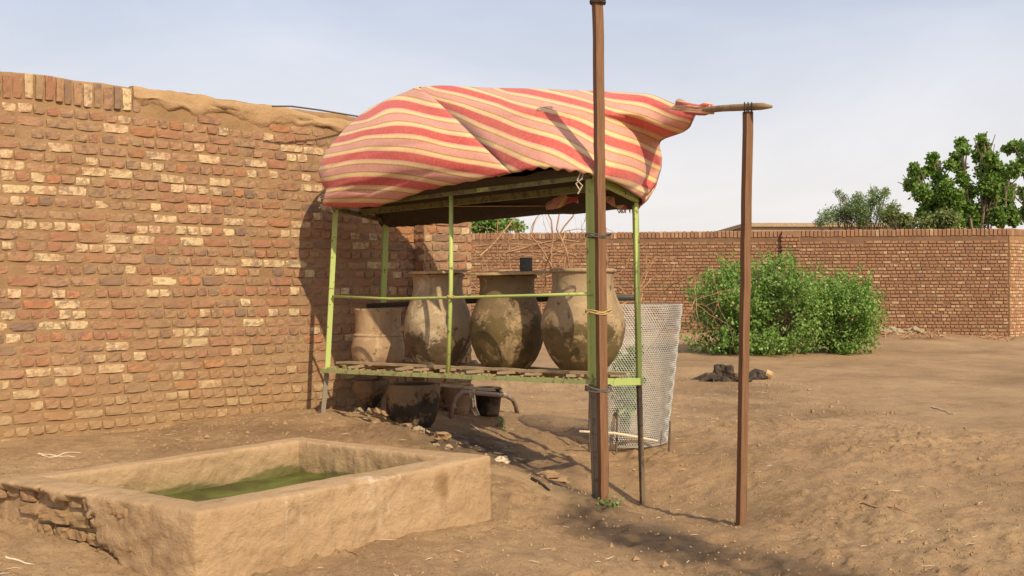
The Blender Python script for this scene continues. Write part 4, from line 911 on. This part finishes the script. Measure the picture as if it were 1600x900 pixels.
for (dx, dy, l) in ((-.55, .1, 0), (-.45, -.1, 0), (.3, -.1, 0)): mb.tube([(x0, y0, z0+.06), (x0+dx*.5, y0+dy*.5, z0+.07), (x0+dx, y0+dy, z0-.02)], [.06, .05, .015], 7)
mb.build('root', M['stump'], sp)
x1, y1 = gnd(1185, 591, .1); mb = MB(); blob(mb, (x1, y1, z0+.02), .14, 8, .7, 14, .5); o = mb.build('log_end', M['stump'], loc=(x1, y1, z0)); tag(o, 'short dark log end with pale cut wood, right of the charred stump', 'log')
mb = MB(); mb.tube([(x1+.10, y1-.06, z0+.08), (x1+.19, y1-.08, z0+.04)], [.055, .05], 8); oc = mb.build('cut_face', M['cutwood'], o, loc=(x1, y1, z0)); oc.location = (0, 0, 0)
# earth heap (soil banks) at the wall corner and behind the shrubs: soil banks with debris
GR = 'stones scattered by the trough'
rn = random.Random(5); rub = [(600, 668, .10), (578, 664, .05), (560, 662, .05), (640, 682, .06), (655, 690, .05), (626, 676, .04), (690, 697, .07), (680, 700, .03), (612, 662, .03), (590, 680, .05), (700, 704, .035), (667, 684, .03), (545, 655, .03), (635, 664, .03)]
mbv = []
desc = ['largest rubble stone on the damp soil behind the trough', 'flat stone at the foot of the footed jar under the stand', 'small stone left of the largest rubble stone', 'tan stone just behind the right rim of the trough', 'jagged stone touching the trough rim near its right half', 'stone between the largest rubble stone and the trough rim',
 'grey stone nearest the right corner of the trough', 'small clod beside the grey stone near the right trough corner', 'pebble right behind the largest rubble stone', 'stone just behind the back corner of the trough', 'rearmost pebble by the right end of the trough rim', 'pebble midway along the back right rim of the trough', 'leftmost small stone at the foot of the brick wall by the stand leg', 'stone against the squat broken jar under the stand']
for i, (px, py, r) in enumerate(rub):
    xx, yy = gnd(px, py, .2); zz = gz(xx, yy); mb = MB(); blob(mb, (xx, yy, zz+r*.25), r*rn.uniform(.8, 1), 20+i, .65, 11, .55); o = mb.build('stone', M['stone'] if i % 3 else M['clod'], loc=(xx, yy, zz))
    tag(o, desc[i], 'stone', 'rubble stones behind the trough')
xx, yy = gnd(785, 738, .02); mb = MB(); blob(mb, (xx, yy, gz(xx, yy)+.01), .055, 40, .5, 12, .5); o = mb.build('stone', M['palestick'], loc=(xx, yy, gz(xx, yy))); tag(o, 'pale stone at the right corner of the trough', 'stone')
xx, yy = gnd(850, 742, .0); mb = MB(); blob(mb, (xx, yy, gz(xx, yy)-.01), .17, 41, .25, 14, .5); o = mb.build('stone', M['clod'], loc=(xx, yy, gz(xx, yy))); tag(o, 'flat half-buried tan stone beside the dried mud patch', 'stone')
# rubbish heap by the right shrub
hx, hy = gnd(1398, 522, .33); hp = MB(); blob(hp, (hx, hy, gz(hx, hy)), .45, 49, .22, 14, .4)
for k in range(14): blob(hp, (hx+random.uniform(-.5, .5), hy+random.uniform(-.5, .3), gz(hx, hy)+random.uniform(0, .12)), random.uniform(.05, .16), 50+k, .6, 9, .5)
o = hp.build('rubble_heap', M['stone'], loc=(hx, hy, gz(hx, hy))); tag(o, 'small pile of broken stones by the far wall beside the right shrub', 'rubble')
mb = MB()
for k in range(46):
    px = random.uniform(1345, 1480) if k < 34 else random.uniform(1540, 1600); xx = (px-800)/F*24.2; yy = 24.2+random.uniform(-.5, .8); zz = gz(xx, yy)+.03; a = random.uniform(0, 6.28); l = random.uniform(.2, .7)
    mb.tube([(xx, yy, zz), (xx+l*.5*cos(a), yy+l*.5*sin(a)*.5, zz+random.uniform(0, .15)), (xx+l*cos(a), yy+l*sin(a)*.5, zz+random.uniform(-.02, .1))], [.014, .012, .006], 4)
tag(mb.build('brushwood', M['twig'], loc=(9.5, 24.2, .3)), 'dry brushwood litter lying along the foot of the far wall', 'brushwood', kind='stuff')
def twig(px0, py0, px1, py1, r, label, mat='twig', z=0.02):
    a = gnd(px0, py0, z); b_ = gnd(px1, py1, z); m = 7; path = []
    for t in np.linspace(0, 1, m):
        x_, yy_ = a[0]*(1-t)+b_[0]*t, a[1]*(1-t)+b_[1]*t; x_ += random.uniform(-.008, .008); path.append((x_, yy_+random.uniform(-.01, .01), gz(x_, yy_)+r*.8))
    o = MB().tube(path, np.linspace(r, r*.5, m), 6).build('twig', M[mat], loc=path[3]); tag(o, label, 'twig', 'dry twigs on the ground'); return o
twig(1335, 785, 1415, 800, .009, 'long dry twig on bare soil right of the lone post'); twig(60, 716, 118, 722, .008, 'dry twig on the soil between the trough and the brick wall', 'palestick', .25)
twig(68, 724, 125, 713, .006, 'thin crossed twig left beside the trough rim', 'palestick', .25); twig(830, 762, 858, 778, .013, 'dark bent twig on the smooth dried mud patch', 'stump')
twig(478, 872, 530, 880, .006, 'curved dry root along the front foot of the trough'); twig(512, 862, 560, 884, .006, 'thin dry root crossing at the trough foot', 'twig'); twig(1455, 640, 1490, 652, .010, 'pale stick on the far soil right of the lone post', 'palestick', .08)
twig(8, 880, 55, 884, .006, 'short pale twig in the bottom left corner', 'palestick', .12); twig(1320, 548, 1352, 545, .02, 'dry twig on the soil in front of the right shrub', 'twig', .17); twig(735, 667, 752, 672, .010, 'short white stick on the damp soil under the stand', 'palestick', .15)
# crumbs of soil everywhere: uncountable
mb = MB(); cnt = 6500; xx = R.uniform(-3, 4.2, cnt); yy = 4.5+R.uniform(0, 1, cnt)**1.3*12; 
keep = ~((xx+1.47+0*yy > -1.4) & (xx < -.1) & (yy < 7.3) & (yy > 4.6) & (((xx+.13)*(-.769)+(yy-6.30)*.639) > -.02)); xx = xx[keep]; yy = yy[keep]
hz_ = height(xx, yy); rr_ = R.uniform(.0025, .010, len(xx))*np.where(R.uniform(0, 1, len(xx)) > .96, 2.2, 1)*(1+.04*yy)
dirs = np.array([(1, 0, 0), (-.4, .9, 0), (-.5, -.8, 0), (0, 0, 1), (0, 0, -.5)])
V = (dirs[None]*(1+.5*R.uniform(-1, 1, (len(xx), 5, 1)))*rr_[:, None, None]+np.stack([xx, yy, hz_+rr_*.1], -1)[:, None]); Fc = []
for i in range(len(xx)):
    b5 = 5*i; Fc += [(b5, b5+1, b5+3), (b5+1, b5+2, b5+3), (b5+2, b5, b5+3)]
mb.add(V.reshape(-1, 3), Fc); tag(mb.build('soil_crumbs', M['clod'], loc=(0, 7, 0)), 'loose crumbs of dry soil scattered over the whole yard', 'soil crumbs', kind='stuff')
# straw and leaf litter
mb = MB()
for k in range(420):
    xx = random.uniform(-3, 4.6); yy = 4.7+random.random()**1.2*13; a = random.uniform(0, 6.28); l = random.uniform(.015, .07)*(1+.06*yy); e1 = (xx+1.45)*.639+(yy-4.71)*.769; e2 = (xx+1.45)*-.853+(yy-4.71)*.52
    if -.1 < e1 < 2.2 and -.1 < e2 < 1.7: continue
    if (xx+1.34)*-.663+(yy-10.04)*.749 > -.1 : continue
    zz = gz(xx, yy)+.006; mb.tube([(xx, yy, zz), (xx+l*.5*cos(a), yy+l*.5*sin(a), zz+.004), (xx+l*cos(a+.3), yy+l*sin(a+.3), zz)], [.0015, .0022, .001], 3, cap=False)
tag(mb.build('straw_litter', M['palestick'], loc=(0, 7, 0)), 'bits of pale straw scattered over the bare soil', 'straw', kind='stuff')
# puddle in the rut
def puddle(pts, z, nm='puddle'):
    p_ = [gnd(*q_) for q_ in pts]; mb = MB(); mb.add([(x_, yy_, z) for x_, yy_ in p_], [tuple(range(len(p_)))]); o = mb.build(nm, M['puddle']); tag(o, kind='structure')
ppts = [(1125, 884), (1140, 882.5), (1156, 883), (1172, 880), (1192, 881), (1196, 883), (1180, 885), (1163, 885), (1150, 887), (1132, 886)]
puddle(ppts, float(np.mean([gz(*gnd(*q_)) for q_ in ppts]))+.002)
pz = min(gz(*gnd(1180, 885)), gz(*gnd(1150, 888)))
# cable over the wall
o = MB().tube([P(425, 166, 8.95), P(455, 166, 9.05), P(500, 172, 9.3), P(560, 182, 9.75)], .008, 6).build('cable', M['thin'], loc=tuple(P(455, 166, 9.05))); tag(o, 'thin dark cable lying over the clay top of the brick wall', 'cable')
